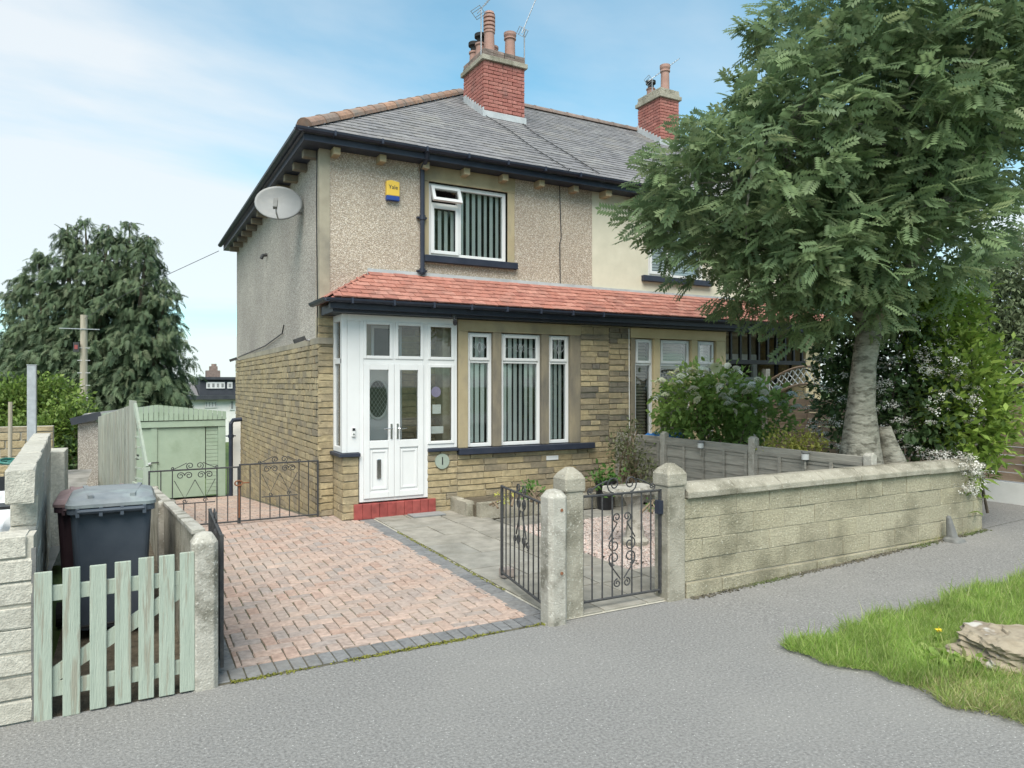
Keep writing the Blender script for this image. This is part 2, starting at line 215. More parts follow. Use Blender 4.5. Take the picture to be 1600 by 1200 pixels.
# ---------------------------------------------------------------- mesh helpers
BASE = {}
def link(o, parent=None, base=(0, 0, 0)):
    COL.objects.link(o)
    if parent is not None: o.parent = parent; BASE[o] = BASE[parent]
    else: BASE[o] = Vector(base)
    return o
def T(name, label, cat, base=(0, 0, 0), group=None):
    o = bpy.data.objects.new(name, None); o.empty_display_size = .2; link(o, None, base); o.location = base
    o['label'] = label; o['category'] = cat
    if group: o['group'] = group
    return o
def tag(o, label=None, cat=None, group=None, kind=None):
    for k, v in (('label', label), ('category', cat), ('group', group), ('kind', kind)):
        if v: o[k] = v
    return o
class MB:
    def __init__(s): s.v = []; s.f = []; s.mi = []; s.cur = 0
    def add(s, vs, fs):
        n = len(s.v); s.v += [tuple(p) for p in vs]; s.f += [tuple(i+n for i in q) for q in fs]; s.mi += [s.cur]*len(fs); return s
    def box(s, x0, x1, y0, y1, z0, z1):
        return s.add([(x0, y0, z0), (x1, y0, z0), (x1, y1, z0), (x0, y1, z0), (x0, y0, z1), (x1, y0, z1), (x1, y1, z1), (x0, y1, z1)], [(0, 3, 2, 1), (4, 5, 6, 7), (0, 1, 5, 4), (1, 2, 6, 5), (2, 3, 7, 6), (3, 0, 4, 7)])
    def obox(s, c, u, v, wv):   # centre + three half-extent vectors
        c, u, v, wv = (Vector(q) for q in (c, u, v, wv))
        if u.cross(v).dot(wv) < 0: u = -u
        P = [c+a*u+b*v+d*wv for d in (-1, 1) for a, b in ((-1, -1), (1, -1), (1, 1), (-1, 1))]
        return s.add(P, [(0, 3, 2, 1), (4, 5, 6, 7), (0, 1, 5, 4), (1, 2, 6, 5), (2, 3, 7, 6), (3, 0, 4, 7)])
    def beam(s, p, q, wd, h, up=(0, 0, 1)):
        p, q = Vector(p), Vector(q); d = (q-p); l = d.length; d.normalize(); up = Vector(up); sd = d.cross(up).normalized(); up = sd.cross(d).normalized()
        return s.obox((p+q)/2, d*l/2, sd*wd/2, up*h/2)
    def prism(s, pts, ext):
        n = len(pts); e = Vector(ext); P = [Vector(p) for p in pts]
        nrm = sum(((P[i]-P[0]).cross(P[i+1]-P[0]) for i in range(1, n-1)), Vector())
        if nrm.dot(e) > 0: P = P[::-1]
        return s.add(P+[p+e for p in P], [tuple(range(n)), tuple(range(2*n-1, n-1, -1))]+[(i, i+n, (i+1) % n+n, (i+1) % n) for i in range(n)])
    def loft(s, rings, cap=True):
        n = len(rings[0]); vs = [p for r in rings for p in r]; fs = []
        for k in range(len(rings)-1):
            for i in range(n):
                a = k*n+i; b = k*n+(i+1) % n; fs.append((a, b, b+n, a+n))
        if cap: fs += [tuple(range(n-1, -1, -1)), tuple(range((len(rings)-1)*n, len(rings)*n))]
        return s.add(vs, fs)
    def tube(s, pts, r, n=6, cap=True):
        pts = [Vector(p) for p in pts]; rs = r if isinstance(r, (list, tuple)) else [r]*len(pts); rings = []; prev = None
        for i, p in enumerate(pts):
            d = (pts[min(i+1, len(pts)-1)]-pts[max(i-1, 0)]).normalized()
            if prev is None: a = d.orthogonal().normalized()
            else: a = (prev-d*prev.dot(d)); a = a.normalized() if a.length > 1e-6 else d.orthogonal().normalized()
            prev = a; b = d.cross(a); rings.append([p+(a*math.cos(2*math.pi*k/n)+b*math.sin(2*math.pi*k/n))*rs[i] for k in range(n)])
        return s.loft(rings, cap)
    def lathe(s, c, prof, n=16):
        return s.loft([[(c[0]+r*math.cos(2*math.pi*k/n), c[1]+r*math.sin(2*math.pi*k/n), c[2]+z) for k in range(n)] for r, z in prof])
    def build(s, name, m, parent=None, smooth=False, base=None, kind=None, bevel=0):
        me = bpy.data.meshes.new(name)
        if parent is not None: b = BASE[parent]
        elif base is not None: b = Vector(base)
        else:
            a = np.array(s.v); b = Vector(((a[:, 0].min()+a[:, 0].max())/2, (a[:, 1].min()+a[:, 1].max())/2, a[:, 2].min()))
        me.from_pydata([(p[0]-b.x, p[1]-b.y, p[2]-b.z) for p in s.v], [], s.f)
        for q in (m if isinstance(m, (list, tuple)) else [m]): me.materials.append(M[q] if isinstance(q, str) else q)
        if max(s.mi) > 0: me.polygons.foreach_set('material_index', s.mi)
        if smooth: me.polygons.foreach_set('use_smooth', [True]*len(s.f))
        o = bpy.data.objects.new(name, me); link(o, parent, b)
        if parent is None: o.location = b
        if kind: o['kind'] = kind
        if bevel:
            md = o.modifiers.new('bevel', 'BEVEL'); md.width = bevel; md.segments = 2; md.limit_method = 'ANGLE'
        return o
def one(name, m, parent, *box, **k): return MB().box(*box).build(name, m, parent, **k)
def depth(p): return p[0]*SN+p[1]*CS

# chamfered unit blocks that many pieces share
_uc = {}
def unit(kind, var, m):
    key = (kind, var, m)
    if key in _uc: return _uc[key]
    cx, cy, cz, jit = kind
    bm = bmesh.new(); rr = random.Random(hash((cx, cy, cz, var)) % 9999)
    for sx in (-1, 1):
        for sy in (-1, 1):
            for sz in (-1, 1):
                for k in range(3):
                    c = [sx*(.5-cx), sy*(.5-cy), sz*(.5-cz)]; c[k] = (sx, sy, sz)[k]*.5
                    bm.verts.new(c)
    bmesh.ops.convex_hull(bm, input=bm.verts[:])
    bmesh.ops.dissolve_limit(bm, angle_limit=.01, verts=bm.verts[:], edges=bm.edges[:])
    bm.verts.ensure_lookup_table()
    for v in bm.verts: v.co += Vector([(rr.random()-.5)*2*jit*f for f in (cx, cy, cz)])
    bmesh.ops.recalc_face_normals(bm, faces=bm.faces[:])
    me = bpy.data.meshes.new('unit_block'); bm.to_mesh(me); bm.free(); me.materials.append(M[m])
    vs = np.array([v.co[:] for v in me.vertices]); fs = [tuple(p.vertices) for p in me.polygons]
    _uc[key] = (me, vs, fs); return _uc[key]
def pieces(name, items, parent, kind=(.03, .1, .1, .6), nvar=6, limit=300, rest=None):
    """items: (centre, size, material, 3x3 rotation or None, weight). The largest in view become parts, the rest one mesh."""
    def score(it):
        c, sz = it[0], sorted(it[1]); z = max(.5, depth(c)); return (sz[2]*sz[1])/z/z*(it[4] if len(it) > 4 else 1)
    order = sorted(items, key=score, reverse=True); base = BASE[parent]
    for i, it in enumerate(order[:limit]):
        me, _, _ = unit(kind, i % nvar, it[2]); o = bpy.data.objects.new(name, me); link(o, parent)
        Rm = it[3].to_4x4() if len(it) > 3 and it[3] is not None else Matrix()
        o.matrix_local = Matrix.Translation(Vector(it[0])-base) @ Rm @ Matrix.Diagonal((*it[1], 1))
    if len(order) > limit:
        mats = sorted({it[2] for it in order[limit:]}); mb = MB()
        for i, it in enumerate(order[limit:]):
            _, vs, fs = unit(kind, i % nvar, it[2]); a = vs*np.array(it[1])
            if len(it) > 3 and it[3] is not None: a = a @ np.array(it[3]).T
            mb.cur = mats.index(it[2]); mb.add(a+np.array(it[0]), fs)
        mb.build(rest or 'far_'+name+'s', mats, parent, kind='stuff')
def courses(x0, x1, z0, z1, holes=(), ch=.1, lmin=.18, lmax=.42, j=.01, half=None, chvar=0):
    out = []; z = z0; row = 0
    while z < z1-.015:
        h = min(ch*(1+random.uniform(-chvar, chvar)), z1-z)
        if z1-(z+h) < .03: h = z1-z
        zc = z+h/2; segs = [(x0, x1)]
        for a, b, c, d in holes:
            if c < zc < d: segs = [q for s0, s1 in segs for q in ((s0, min(s1, a)), (max(s0, b), s1)) if q[1]-q[0] > .02]
        for s0, s1 in segs:
            x = s0; first = True
            while x < s1-.01:
                l = half*(.5 if first and row % 2 else 1) if half else random.uniform(lmin, lmax)
                first = False
                if s1-(x+l) < (half*.3 if half else lmin*.6): l = s1-x
                l = min(l, s1-x)
                out.append((x+j/2, x+l-j/2, z+j/2, z+h-j/2)); x += l
        z += h; row += 1
    return out
def wall_boxes(x0, x1, z0, z1, holes):
    xs = sorted({x0, x1, *[min(max(q, x0), x1) for h in holes for q in h[:2]]}); zs = sorted({z0, z1, *[min(max(q, z0), z1) for h in holes for q in h[2:]]}); out = []
    for i in range(len(xs)-1):
        for k in range(len(zs)-1):
            mx_, mz = (xs[i]+xs[i+1])/2, (zs[k]+zs[k+1])/2
            if not any(h[0] < mx_ < h[1] and h[2] < mz < h[3] for h in holes): out.append((xs[i], xs[i+1], zs[k], zs[k+1]))
    return out
def spiral(c, r0, turns, a0, sgn=1, n=18, r1=.25):
    return [(c[0]+r0*(1-(1-r1)*t/n)*math.cos(a0+sgn*turns*2*math.pi*t/n), c[1]+r0*(1-(1-r1)*t/n)*math.sin(a0+sgn*turns*2*math.pi*t/n)) for t in range(n+1)]

# ---- foliage: many small leaves in one mesh, a random number per leaf in the attribute 'rnd'
def leaf_simple(l=1, wd=.5, fold=.12):
    return np.array([(0, 0, 0), (l*.45, wd/2, fold*wd), (l, 0, -.1*l), (l*.45, -wd/2, fold*wd)]), [(0, 1, 2, 3)]
def leaf_broad():
    return np.array([(0, 0, 0), (.35, .26, .05), (.75, .2, .02), (1, 0, -.12), (.75, -.2, .02), (.35, -.26, .05), (.5, 0, -.03)]), [(0, 6, 1), (1, 6, 2), (2, 6, 3), (3, 6, 4), (4, 6, 5), (5, 6, 0)]
def leaf_pinnate(n=6, lw=.13, ll=.3):
    vs = []; fs = []
    def lf(x, a, droop):
        k = len(vs); ca, sa = math.cos(a), math.sin(a)
        for u, v in ((0, 0), (.5, lw/2/ll), (1, 0), (.5, -lw/2/ll)):
            px, py = u*ll, v*ll
            vs.append((x+px*ca-py*sa, px*sa+py*ca, -.12*x*x-droop*u))
        fs.append((k, k+1, k+2, k+3))
    for i in range(n):
        x = .18+.7*i/(n-1)
        lf(x, 1.05, .07); lf(x, -1.05, .07)
    lf(.88, 0, .06)
    return np.array(vs), fs
def leaf_spray(n=7):
    vs = []; fs = []
    def lf(x, y, a, l, wd):
        k = len(vs); ca, sa = math.cos(a), math.sin(a)
        for u, v in ((0, 0), (.4, wd), (1, 0), (.4, -wd)):
            vs.append((x+u*l*ca-v*sa, y+u*l*sa+v*ca, -.35*(x+u*l)**2))
        fs.append((k, k+1, k+2, k+3))
    lf(0, 0, 0, 1, .06)
    for i in range(n):
        x = .1+.75*i/(n-1); lf(x, 0, .75, .42*(1-.5*x), .055); lf(x, 0, -.75, .42*(1-.5*x), .055)
    return np.array(vs), fs
def flower_head(n=9):
    vs = []; fs = []; rr = np.random.default_rng(3)
    for i in range(n):
        a = 2.4*i; r = .5*math.sqrt(i/n); c = np.array((r*math.cos(a), r*math.sin(a), .5*(1-r*r*3)+.06*rr.random())); s = .15
        k = len(vs); t = rr.random()*3
        for q in range(4): vs.append(c+np.array((s*math.cos(t+q*math.pi/2), s*math.sin(t+q*math.pi/2), .04*(-1)**q)))
        fs.append((k, k+1, k+2, k+3))
    return np.array(vs), fs
def foliage(name, pos, dirs, tmpl, size, m, parent, up=(0, 0, 1), upj=.5, base=None, kind=None):
    tv, tf = tmpl; n = len(pos); pos = np.asarray(pos); d = np.asarray(dirs, float); d /= np.linalg.norm(d, axis=1)[:, None]+1e-9
    u = np.array(up, float)+rng.normal(0, upj, (n, 3)); sd = np.cross(u, d); sd /= np.linalg.norm(sd, axis=1)[:, None]+1e-9; u = np.cross(d, sd)
    s = np.asarray(size if hasattr(size, '__len__') and len(size) == n else rng.uniform(size[0], size[1], n))
    k = len(tv); V = pos[:, None, :]+s[:, None, None]*(tv[None, :, 0:1]*d[:, None, :]+tv[None, :, 1:2]*sd[:, None, :]+tv[None, :, 2:3]*u[:, None, :])
    b = np.array(BASE[parent] if parent is not None else (base if base is not None else (0, 0, 0))); V = (V-b).reshape(-1, 3)
    off = (np.arange(n)*k)[:, None]; loops = []; 
    ftot = np.array([len(f) for f in tf]); flat = np.concatenate([np.array(f) for f in tf])
    LI = (off+flat[None, :]).reshape(-1); FT = np.tile(ftot, n); FS = np.concatenate([[0], np.cumsum(FT)[:-1]])
    me = bpy.data.meshes.new(name); me.vertices.add(len(V)); me.vertices.foreach_set('co', V.reshape(-1).astype(np.float32))
    me.loops.add(len(LI)); me.loops.foreach_set('vertex_index', LI.astype(np.int32)); me.polygons.add(len(FT)); me.polygons.foreach_set('loop_start', FS.astype(np.int32)); me.polygons.foreach_set('loop_total', FT.astype(np.int32))
    me.update(calc_edges=True)
    at = me.attributes.new('rnd', 'FLOAT', 'POINT'); at.data.foreach_set('value', np.repeat(rng.random(n), k).astype(np.float32))
    me.materials.append(M[m]); o = bpy.data.objects.new(name, me); link(o, parent, b)
    if parent is None: o.location = b
    if kind: o['kind'] = kind
    return o
def ball(n, c, r, shell=.6):
    v = rng.normal(size=(n, 3)); v /= np.linalg.norm(v, axis=1)[:, None]; q = (shell+(1-shell)*rng.random(n)**.7)[:, None]
    return np.array(c)+v*q*np.array(r), v
def clusters(anch, outd, per, spread):
    p = np.repeat(anch, per, 0)+rng.normal(0, 1, (len(anch)*per, 3))*np.array(spread); d = np.repeat(outd, per, 0)
    return p, d
def text(name, s, size, loc, rot, m, parent, depth_=.002):
    cu = bpy.data.curves.new(name, 'FONT'); cu.body = s; cu.size = size; cu.align_x = 'CENTER'; cu.align_y = 'CENTER'; cu.extrude = depth_
    tmp = bpy.data.objects.new('tmp_text', cu); COL.objects.link(tmp); bpy.context.view_layer.update()
    me = bpy.data.meshes.new_from_object(tmp.evaluated_get(bpy.context.evaluated_depsgraph_get())); bpy.data.objects.remove(tmp)
    me.materials.clear(); me.materials.append(M[m]); o = bpy.data.objects.new(name, me); link(o, parent); o.location = Vector(loc)-BASE[parent]; o.rotation_euler = rot
    return o

# ================================================================ SETTING
def gz(x, y=0): return .034*max(0, x-4.3)**2/(max(0, x-4.3)+.35) if x > 4.3 else 0.0
def drive_z(y): return -.096*max(0, y-10.45)
def sheet(name, m, x0, x1, y0, y1, nx, ny, zf, kind='structure'):
    mb = MB(); vs = []; fs = []
    for j in range(ny+1):
        for i in range(nx+1):
            x = x0+(x1-x0)*i/nx; y = y0+(y1-y0)*j/ny; vs.append((x, y, zf(x, y)))
    for j in range(ny):
        for i in range(nx): a = j*(nx+1)+i; fs.append((a, a+1, a+nx+2, a+nx+1))
    mb.add(vs, fs); return mb.build(name, m, None, smooth=True, base=(0, 0, 0), kind=kind)
def bigz(x, y): return -.12-1.6*min(1, max(0, (y-10)/14)) if y > 10 else -.12
mb = MB(); vs = []; fs = []
ys = [-400, -60, -10, 4, 10, 12, 15, 18, 24, 40, 400]; xs = [-400, -60, -10, 0, 2, 12, 30, 400]
for y in ys:
    for x in xs: vs.append((x, y, bigz(x, y)))
for j in range(len(ys)-1):
    for i in range(len(xs)-1): a = j*len(xs)+i; fs.append((a, a+1, a+len(xs)+1, a+len(xs)))
mb.add(vs, fs).build('ground', 'field', None, base=(0, 0, 0), kind='structure')
sheet('pavement', 'asphalt', -30, 40, -14, 4.93, 140, 20, lambda x, y: gz(x, y))
sheet('side_drive', 'asphalt', 9.31, 26, 4.93, 9.9, 30, 8, lambda x, y: gz(x, y)+.004)
sheet('yard_floor', 'concrete_floor', -12, -.62, 5.1, 17, 10, 10, lambda x, y: .2)
sheet('bin_bay_floor', 'soil', -.46, .44, 4.935, 12, 3, 10, lambda x, y: -.015-.03*max(0, y-8))
sheet('garden_soil', 'soil', 3.0, 7.5, 5.02, 9.98, 6, 6, lambda x, y: -.03)
sheet('neighbour_garden_soil', 'soil', 7.5, 9.31, 5.1, 9.98, 6, 6, lambda x, y: .06+.1*max(0, (x-8.5)))
sheet('back_path', 'concrete_floor', -.5, 2.5, 10.3, 19.6, 4, 12, lambda x, y: drive_z(y)-.02)

# ---------------- driveway of block pavers
drv = tag(sheet('driveway', 'sand', .5, 3.12, 4.92, 18.4, 4, 40, lambda x, y: drive_z(y)-.002), kind='structure')
BX0, BX1, BY0 = .56, 3.08, 4.96
def rotx(a): return Matrix.Rotation(a, 3, 'X')
items = []; U = .1
def drive_right(y): return 3.08 if y < 10 else (2.48 if y > 10.5 else 3.0)
def add_paver(x0, x1, y0, y1, m):
    xr = drive_right((y0+y1)/2)-.12; x0 = max(x0, .66); x1 = min(x1, xr); y0 = max(y0, 5.17); y1 = min(y1, 18.2)
    if x1-x0 < .025 or y1-y0 < .025: return
    g = .0045; yc = (y0+y1)/2
    tilt = rotx(-math.atan(.096)) if yc > 10.45 else None
    items.append((((x0+x1)/2, yc, drive_z(yc)-.019+random.uniform(0, .002)), (x1-x0-2*g, y1-y0-2*g, .05), m, tilt))
for i in range(-14, 40):
    for j in range(-10, 150):
        k = (i-j) % 4
        x, y = .5+i*U, 5.0+j*U
        if x < .4 or x > 3.1 or y > 18.2 or y < 4.9: 
            if not (-.2 < x < 3.2 and 4.7 < y < 18.3): continue
        if k == 0: add_paver(x, x+2*U, y, y+U, 'paver')
        elif k == 3: add_paver(x, x+U, y, y+2*U, 'paver') if True else None
pieces('paver', items, drv, (.035, .05, .2, .5), 6, 300)
items = []
x = .5
while x < 3.1: items.append(((x+.05, 5.065, -.018), (.091, .195, .05), 'paver_grey', None)); x += .1
y = 5.17
while y < 10.0:
    items.append(((3.02, y+.05, -.018), (.195 if y > 5.3 else .19, .091, .05), 'paver_grey', None)); items.append(((.58, y+.05, -.018), (.15, .091, .05), 'paver_grey', None)); y += .1
pieces('edging_block', items, drv, (.02, .03, .12, .5), 6, 300)
# moss in the joint between drive and pavement, and along the slabs
mp_ = []; 
for _ in range(2200):
    x = random.uniform(.6, 3.0); t = abs(math.sin(x*2.1+.6))
    if random.random() < t: mp_.append((x, 4.94+random.gauss(0, .013), .006))
for _ in range(800): mp_.append((3.125+random.gauss(0, .012), random.uniform(5.9, 8.9), .012))
foliage('joint_moss', mp_, rng.normal(0, 1, (len(mp_), 3))*np.array([1, 1, .25]), leaf_simple(1, .8), (.008, .022), 'moss', None, kind='stuff')['kind'] = 'stuff'

# ---------------- garden slabs, gravel, raised bed
path = tag(sheet('garden_path', 'joint', 3.12, 4.62, 4.925, 9.98, 3, 5, lambda x, y: .006), kind='structure')
items = []; y = 4.94; row = 0
rows = [.70, .6, .46, .62, .6, .46, .62, .6, .4]
for h in rows:
    cuts = [3.13, 3.13+.9, 4.6] if row % 2 else [3.13, 3.13+.45, 4.05, 4.6]
    for a, b in zip(cuts, cuts[1:]): items.append((((a+b)/2, y+h/2, -.004+random.uniform(0, .004)), (b-a-.022, h-.022, .05), 'slab', None))
    y += h; row += 1
for a, b in ((4.62, 5.3), (5.3, 5.95), (5.95, 6.6), (6.6, 7.3)):
    items.append((((a+b)/2, 5.6, -.005), (b-a-.02, .6, .05), 'slab', None)); items.append((((a+b)/2, 8.75, -.005), (b-a-.02, .55, .05), 'slab', None))
pieces('slab', items, path, (.006, .006, .1, .5), 4, 300)
n = 26000; gx = rng.uniform(4.62, 7.4, n); gy = rng.uniform(5.9, 8.48, n)
pp = np.stack([gx, gy, rng.uniform(-.004, .012, n)], 1)
gt = (np.array([(-.5, -.3, 0), (.1, -.5, .1), (.5, .2, 0), (-.1, .5, .1), (0, 0, .45)]), [(0, 1, 4), (1, 2, 4), (2, 3, 4), (3, 0, 4)])
go = foliage('gravel', pp, rng.normal(0, 1, (n, 3))*np.array([1, 1, .1]), gt, (.018, .034), 'gravel', None, upj=.2, kind='stuff')
bed = T('raised_bed', 'low raised flower bed with stone edging below the bay window', 'flower bed', (5.9, 9.5, 0))
items = []
for k in range(7): items.append(((4.46+.2+k*.4, 9.25, .11), (.39, .12, .24), 'concrete_old', None))
for k in range(2): items.append(((4.40, 9.36+.17+k*.33, .11), (.12, .32, .24), 'concrete_old', None))
pieces('edging_stone', items, bed, (.03, .08, .06, .8), 5)
one('soil', 'soil', bed, 4.44, 7.3, 9.30, 9.95, 0, .19)

# ---------------- verge of grass
def verge_in(x, y): return y < 3.66+.05*math.sin(x*5)+.03*math.sin(x*13) and x > 4.24+.15*(3.6-y)+.05*math.sin(y*7)+.03*math.sin(y*17)
vp = [(4.3, 3.6), (4.5, 3.66), (26, 3.66), (26, -3), (5.6, -3), (4.75, .6), (4.42, 2.3)]
vsl = MB(); NX, NY = 60, 90; vv = []
for j in range(NY+1):
    y = -3+6.62*j/NY; xl = 4.31+.15*(3.6-y)+.05*math.sin(y*7)+.03*math.sin(y*17)+random.uniform(-.015, .03)
    for i in range(NX+1): x = xl+(26-xl)*(i/NX)**2; vv.append((x, min(y, 3.60+.05*math.sin(x*5)+.03*math.sin(x*13)), gz(x)+.004+.03*min(1, max(0, (x-xl)*3))))
vsl.add(vv, [(j*(NX+1)+i, j*(NX+1)+i+1, (j+1)*(NX+1)+i+1, (j+1)*(NX+1)+i) for j in range(NY) for i in range(NX)]).build('verge', 'thatch', None, smooth=True, base=(0, 0, 0), kind='structure')
N = 210000; gx = 4.15+rng.random(N)**1.35*9; gy = rng.uniform(.6, 3.72, N)
dm = gy < 2.55-.25*(gx-4.4)
keep = np.array([verge_in(a, b) for a, b in zip(gx, gy)]); bare = (gy < 2.62+.1*np.sin(gx*6)) & (rng.random(N) < .72); keep &= ~bare
gx, gy = gx[keep], gy[keep]; gzv = np.array([gz(a) for a in gx])+.02
bl = (np.array([(0, -.02, 0), (0, .02, 0), (.5, -.016, .07), (.5, .016, .07), (1, 0, -.03)]), [(0, 1, 3, 2), (2, 3, 4)])
def grass(name, gx, gy, gz_, m, s0, s1, lean=.55):
    n = len(gx); d = np.stack([rng.normal(0, lean, n), rng.normal(0, lean, n), np.full(n, 1.0)], 1)
    return foliage(name, np.stack([gx, gy, gz_], 1), d, bl, (s0, s1), m, None, up=(1, 0, 0), upj=1.0, kind='stuff')
edge = np.exp(-((gy-3.6)/.12)**2)+np.exp(-((gx-4.35)/.2)**2)
fl = rng.random(len(gx)) < .035
grass('verge_grass', gx[~fl], gy[~fl], gzv[~fl], 'grass', .045, .11, .75)
grass('long_verge_grass', gx[fl], gy[fl], gzv[fl], 'grass', .1, .2, .4)
n = 26000; bx = 4.2+rng.random(n)**1.6*4; by = rng.uniform(1.0, 2.75, n); k = np.array([verge_in(a, b) for a, b in zip(bx, by)])
grass('dry_verge_grass', bx[k], by[k], np.array([gz(a) for a in bx[k]])+.01, 'strawgrass', .05, .13, .9)
n = 9000; bx = rng.uniform(-.7, -.1, n); by = rng.uniform(10.3, 16.5, n); grass('rough_grass_by_garage', bx, by, np.array([-.02-.1*max(0, q-10.3) for q in by]), 'strawgrass', .1, .38, .4)
n = 800; a = rng.random(n); grass('weeds_at_wall_foot', np.concatenate([-.9+rng.normal(0, .1, n), 4.6+a*4.7]), np.concatenate([4.9+rng.normal(0, .04, n), 4.915+rng.normal(0, .012, n)]), np.concatenate([np.zeros(n), np.array([gz(4.6+q*4.7) for q in a])]), 'strawgrass', .02, .09, .9)

# ================================================================ HOUSES
FY, G, XL, PX, XR = 10.48, 9.97, 2.49, 7.32, 12.75
K_ = (8.6-5.55)/(14.95-10.2); TH = math.atan(K_)
house = T('semi_detached_house', 'pebbledashed stone house with white glazed porch and satellite dish on its side', 'house', (4.9, 12, 0), 'pair of adjoining houses')
nb = T('semi_detached_house', 'adjoining house with cream rendered upper wall, half hidden behind the leafy tree', 'house', (10, 12, 0), 'pair of adjoining houses')

def frame(mb, x0, x1, z0, z1, y0, y1, t, tb=None):
    tb = tb or t
    mb.box(x0, x0+t, y0, y1, z0, z1); mb.box(x1-t, x1, y0, y1, z0, z1); mb.box(x0+t, x1-t, y0, y1, z1-t, z1); mb.box(x0+t, x1-t, y0, y1, z0, z0+tb)
def blinds(parent, x0, x1, z0, z1, y, step=.088, wd=.074, ang=76, dark=None):
    nn = int((x1-x0)/step); a = R(ang)
    for k in range(nn):
        xc = x0+(k+.5)*(x1-x0)/nn; aa = a+random.uniform(-.12, .12)
        MB().obox((xc, y, (z0+z1)/2), (wd/2*math.sin(aa), wd/2*math.cos(aa), 0), (.0012*math.cos(aa), -.0012*math.sin(aa), 0), (0, 0, (z1-z0)/2)).build('blind_slat', 'blind', parent)

# ---- walls
holes_up = [(4.19, 5.60, 3.98, 5.15)]
mb = MB()
for a, b, c, d in wall_boxes(XL, PX, 2.95, 5.5, holes_up): mb.box(a, b, FY, FY+.28, c, d)
mb.build('upper_front_wall', 'dash', house)
one('corner_render_strip', 'quoin', house, XL-.012, XL+.14, FY-.012, FY+.1, 2.95, 5.42)
mb = MB(); mb.box(XL, XL+.28, FY+.28, 19.42, 2.62, 5.5); mb.build('upper_side_wall', 'dash_grey_shade', house)  # same pebbledash as the front, with the side's shade in its colour
mb = MB(); mb.box(XL, XL+.28, FY+.281, 19.42, -1.3, 2.56); mb.build('lower_side_wall', 'mortar', house)
one('string_course', 'quoin', house, XL-.035, XL+.2, FY-.03, 19.43, 2.54, 2.63)
one('back_wall', 'dash_grey_shade', house, XL+.28, XR, 19.14, 19.42, -1.3, 5.5)
holes_nu = [(8.6, 10.0, 3.98, 5.15)]
mb = MB()
for a, b, c, d in wall_boxes(PX, XR, 2.95, 5.5, holes_nu): mb.box(a, b, FY+.006, FY+.28, c, d)
mb.build('upper_front_wall', 'render', nb)
one('gable_wall', 'render', nb, XR-.28, XR, FY+.28, 19.14, -.3, 5.5)
MB().prism([(XR-.2, 10.4, 5.5), (XR-.2, 19.5, 5.5), (XR-.2, 14.95, 8.42)], (.19, 0, 0)).build('gable_peak', 'render', nb)
# rooms behind the windows
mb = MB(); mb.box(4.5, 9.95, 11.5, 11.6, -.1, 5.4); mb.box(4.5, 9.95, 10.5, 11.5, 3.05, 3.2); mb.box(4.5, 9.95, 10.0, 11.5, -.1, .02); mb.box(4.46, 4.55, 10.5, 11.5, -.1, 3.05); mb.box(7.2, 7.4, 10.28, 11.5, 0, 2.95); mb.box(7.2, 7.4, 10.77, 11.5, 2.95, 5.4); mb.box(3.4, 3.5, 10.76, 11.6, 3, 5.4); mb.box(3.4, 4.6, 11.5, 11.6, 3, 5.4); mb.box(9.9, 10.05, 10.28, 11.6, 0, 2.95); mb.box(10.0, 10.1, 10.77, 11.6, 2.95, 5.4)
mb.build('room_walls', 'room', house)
# ---- ground floor: stone skins
def stones(rects, y, parent, dep=.05, mfun=None):
    return [(((a+b)/2, y+dep/2-random.uniform(0, .008), (c+d)/2), (b-a, dep, d-c), mfun((a+b)/2, (c+d)/2) if mfun else 'stone', None) for a, b, c, d in rects]
def soot(x, z): return 'stone_dark' if (z > .95 and random.random() < .62) else 'stone'
it = stones(courses(4.46, PX, -.1, .86, (), .098, .2, .5, chvar=.12), G, house)
it += stones(courses(6.73, PX, .86, 2.93, [(6.7, 6.96, .8, .97)], .098, .16, .4, chvar=.12), G, house, mfun=soot)
it += stones(courses(3.97, 4.46, -.1, .93, (), .098, .2, .5), G, house)
it += stones(courses(2.69, 2.92, -.1, .91, (), .11, .23, .3), G, house)
mb = MB(); mb.box(4.46, PX, G+.02, G+.3, -.2, .86); mb.box(6.73, PX, G+.02, G+.3, .86, 2.95); mb.box(3.97, 4.46, G+.02, G+.2, -.2, .93); mb.box(2.7, 2.92, G+.02, FY, -.2, .91); mb.box(XL, 2.7, FY+.02, FY+.28, -.2, 2.95); mb.box(4.3, 4.46, G+.2, FY+.1, -.2, 2.93); mb.box(3.72, 4.46, FY+.02, FY+.2, -.2, 2.95); mb.box(2.7, 3.72, FY+.02, FY+.2, 2.3, 2.95)
wall_m = mb.build('front_wall', 'mortar', house)
it += stones(courses(XL-.03, 2.69, -.1, 2.93, (), .1, .2, .3), FY, house)
it += stones(courses(3.74, 4.46, .0, 2.93, (), .1, .2, .4), FY, house)          # inside the porch
for a, b, c, d in courses(G, FY, -.1, .91, (), .11, .2, .34): it.append(((2.69+.02, (a+b)/2, (c+d)/2), (.05, b-a, d-c), 'stone', None))
for a, b, c, d in courses(FY+.0, 19.42, -1.25, 2.54, (), .1, .2, .46, chvar=.1):
    if d < drive_z((a+b)/2)-.12: continue
    it.append(((XL-.005-random.uniform(0, .008), (a+b)/2, (c+d)/2), (.05, b-a, d-c), 'stone', None, .35))
pieces('stone', it, wall_m, (.03, .08, .09, .9), 8, 300)
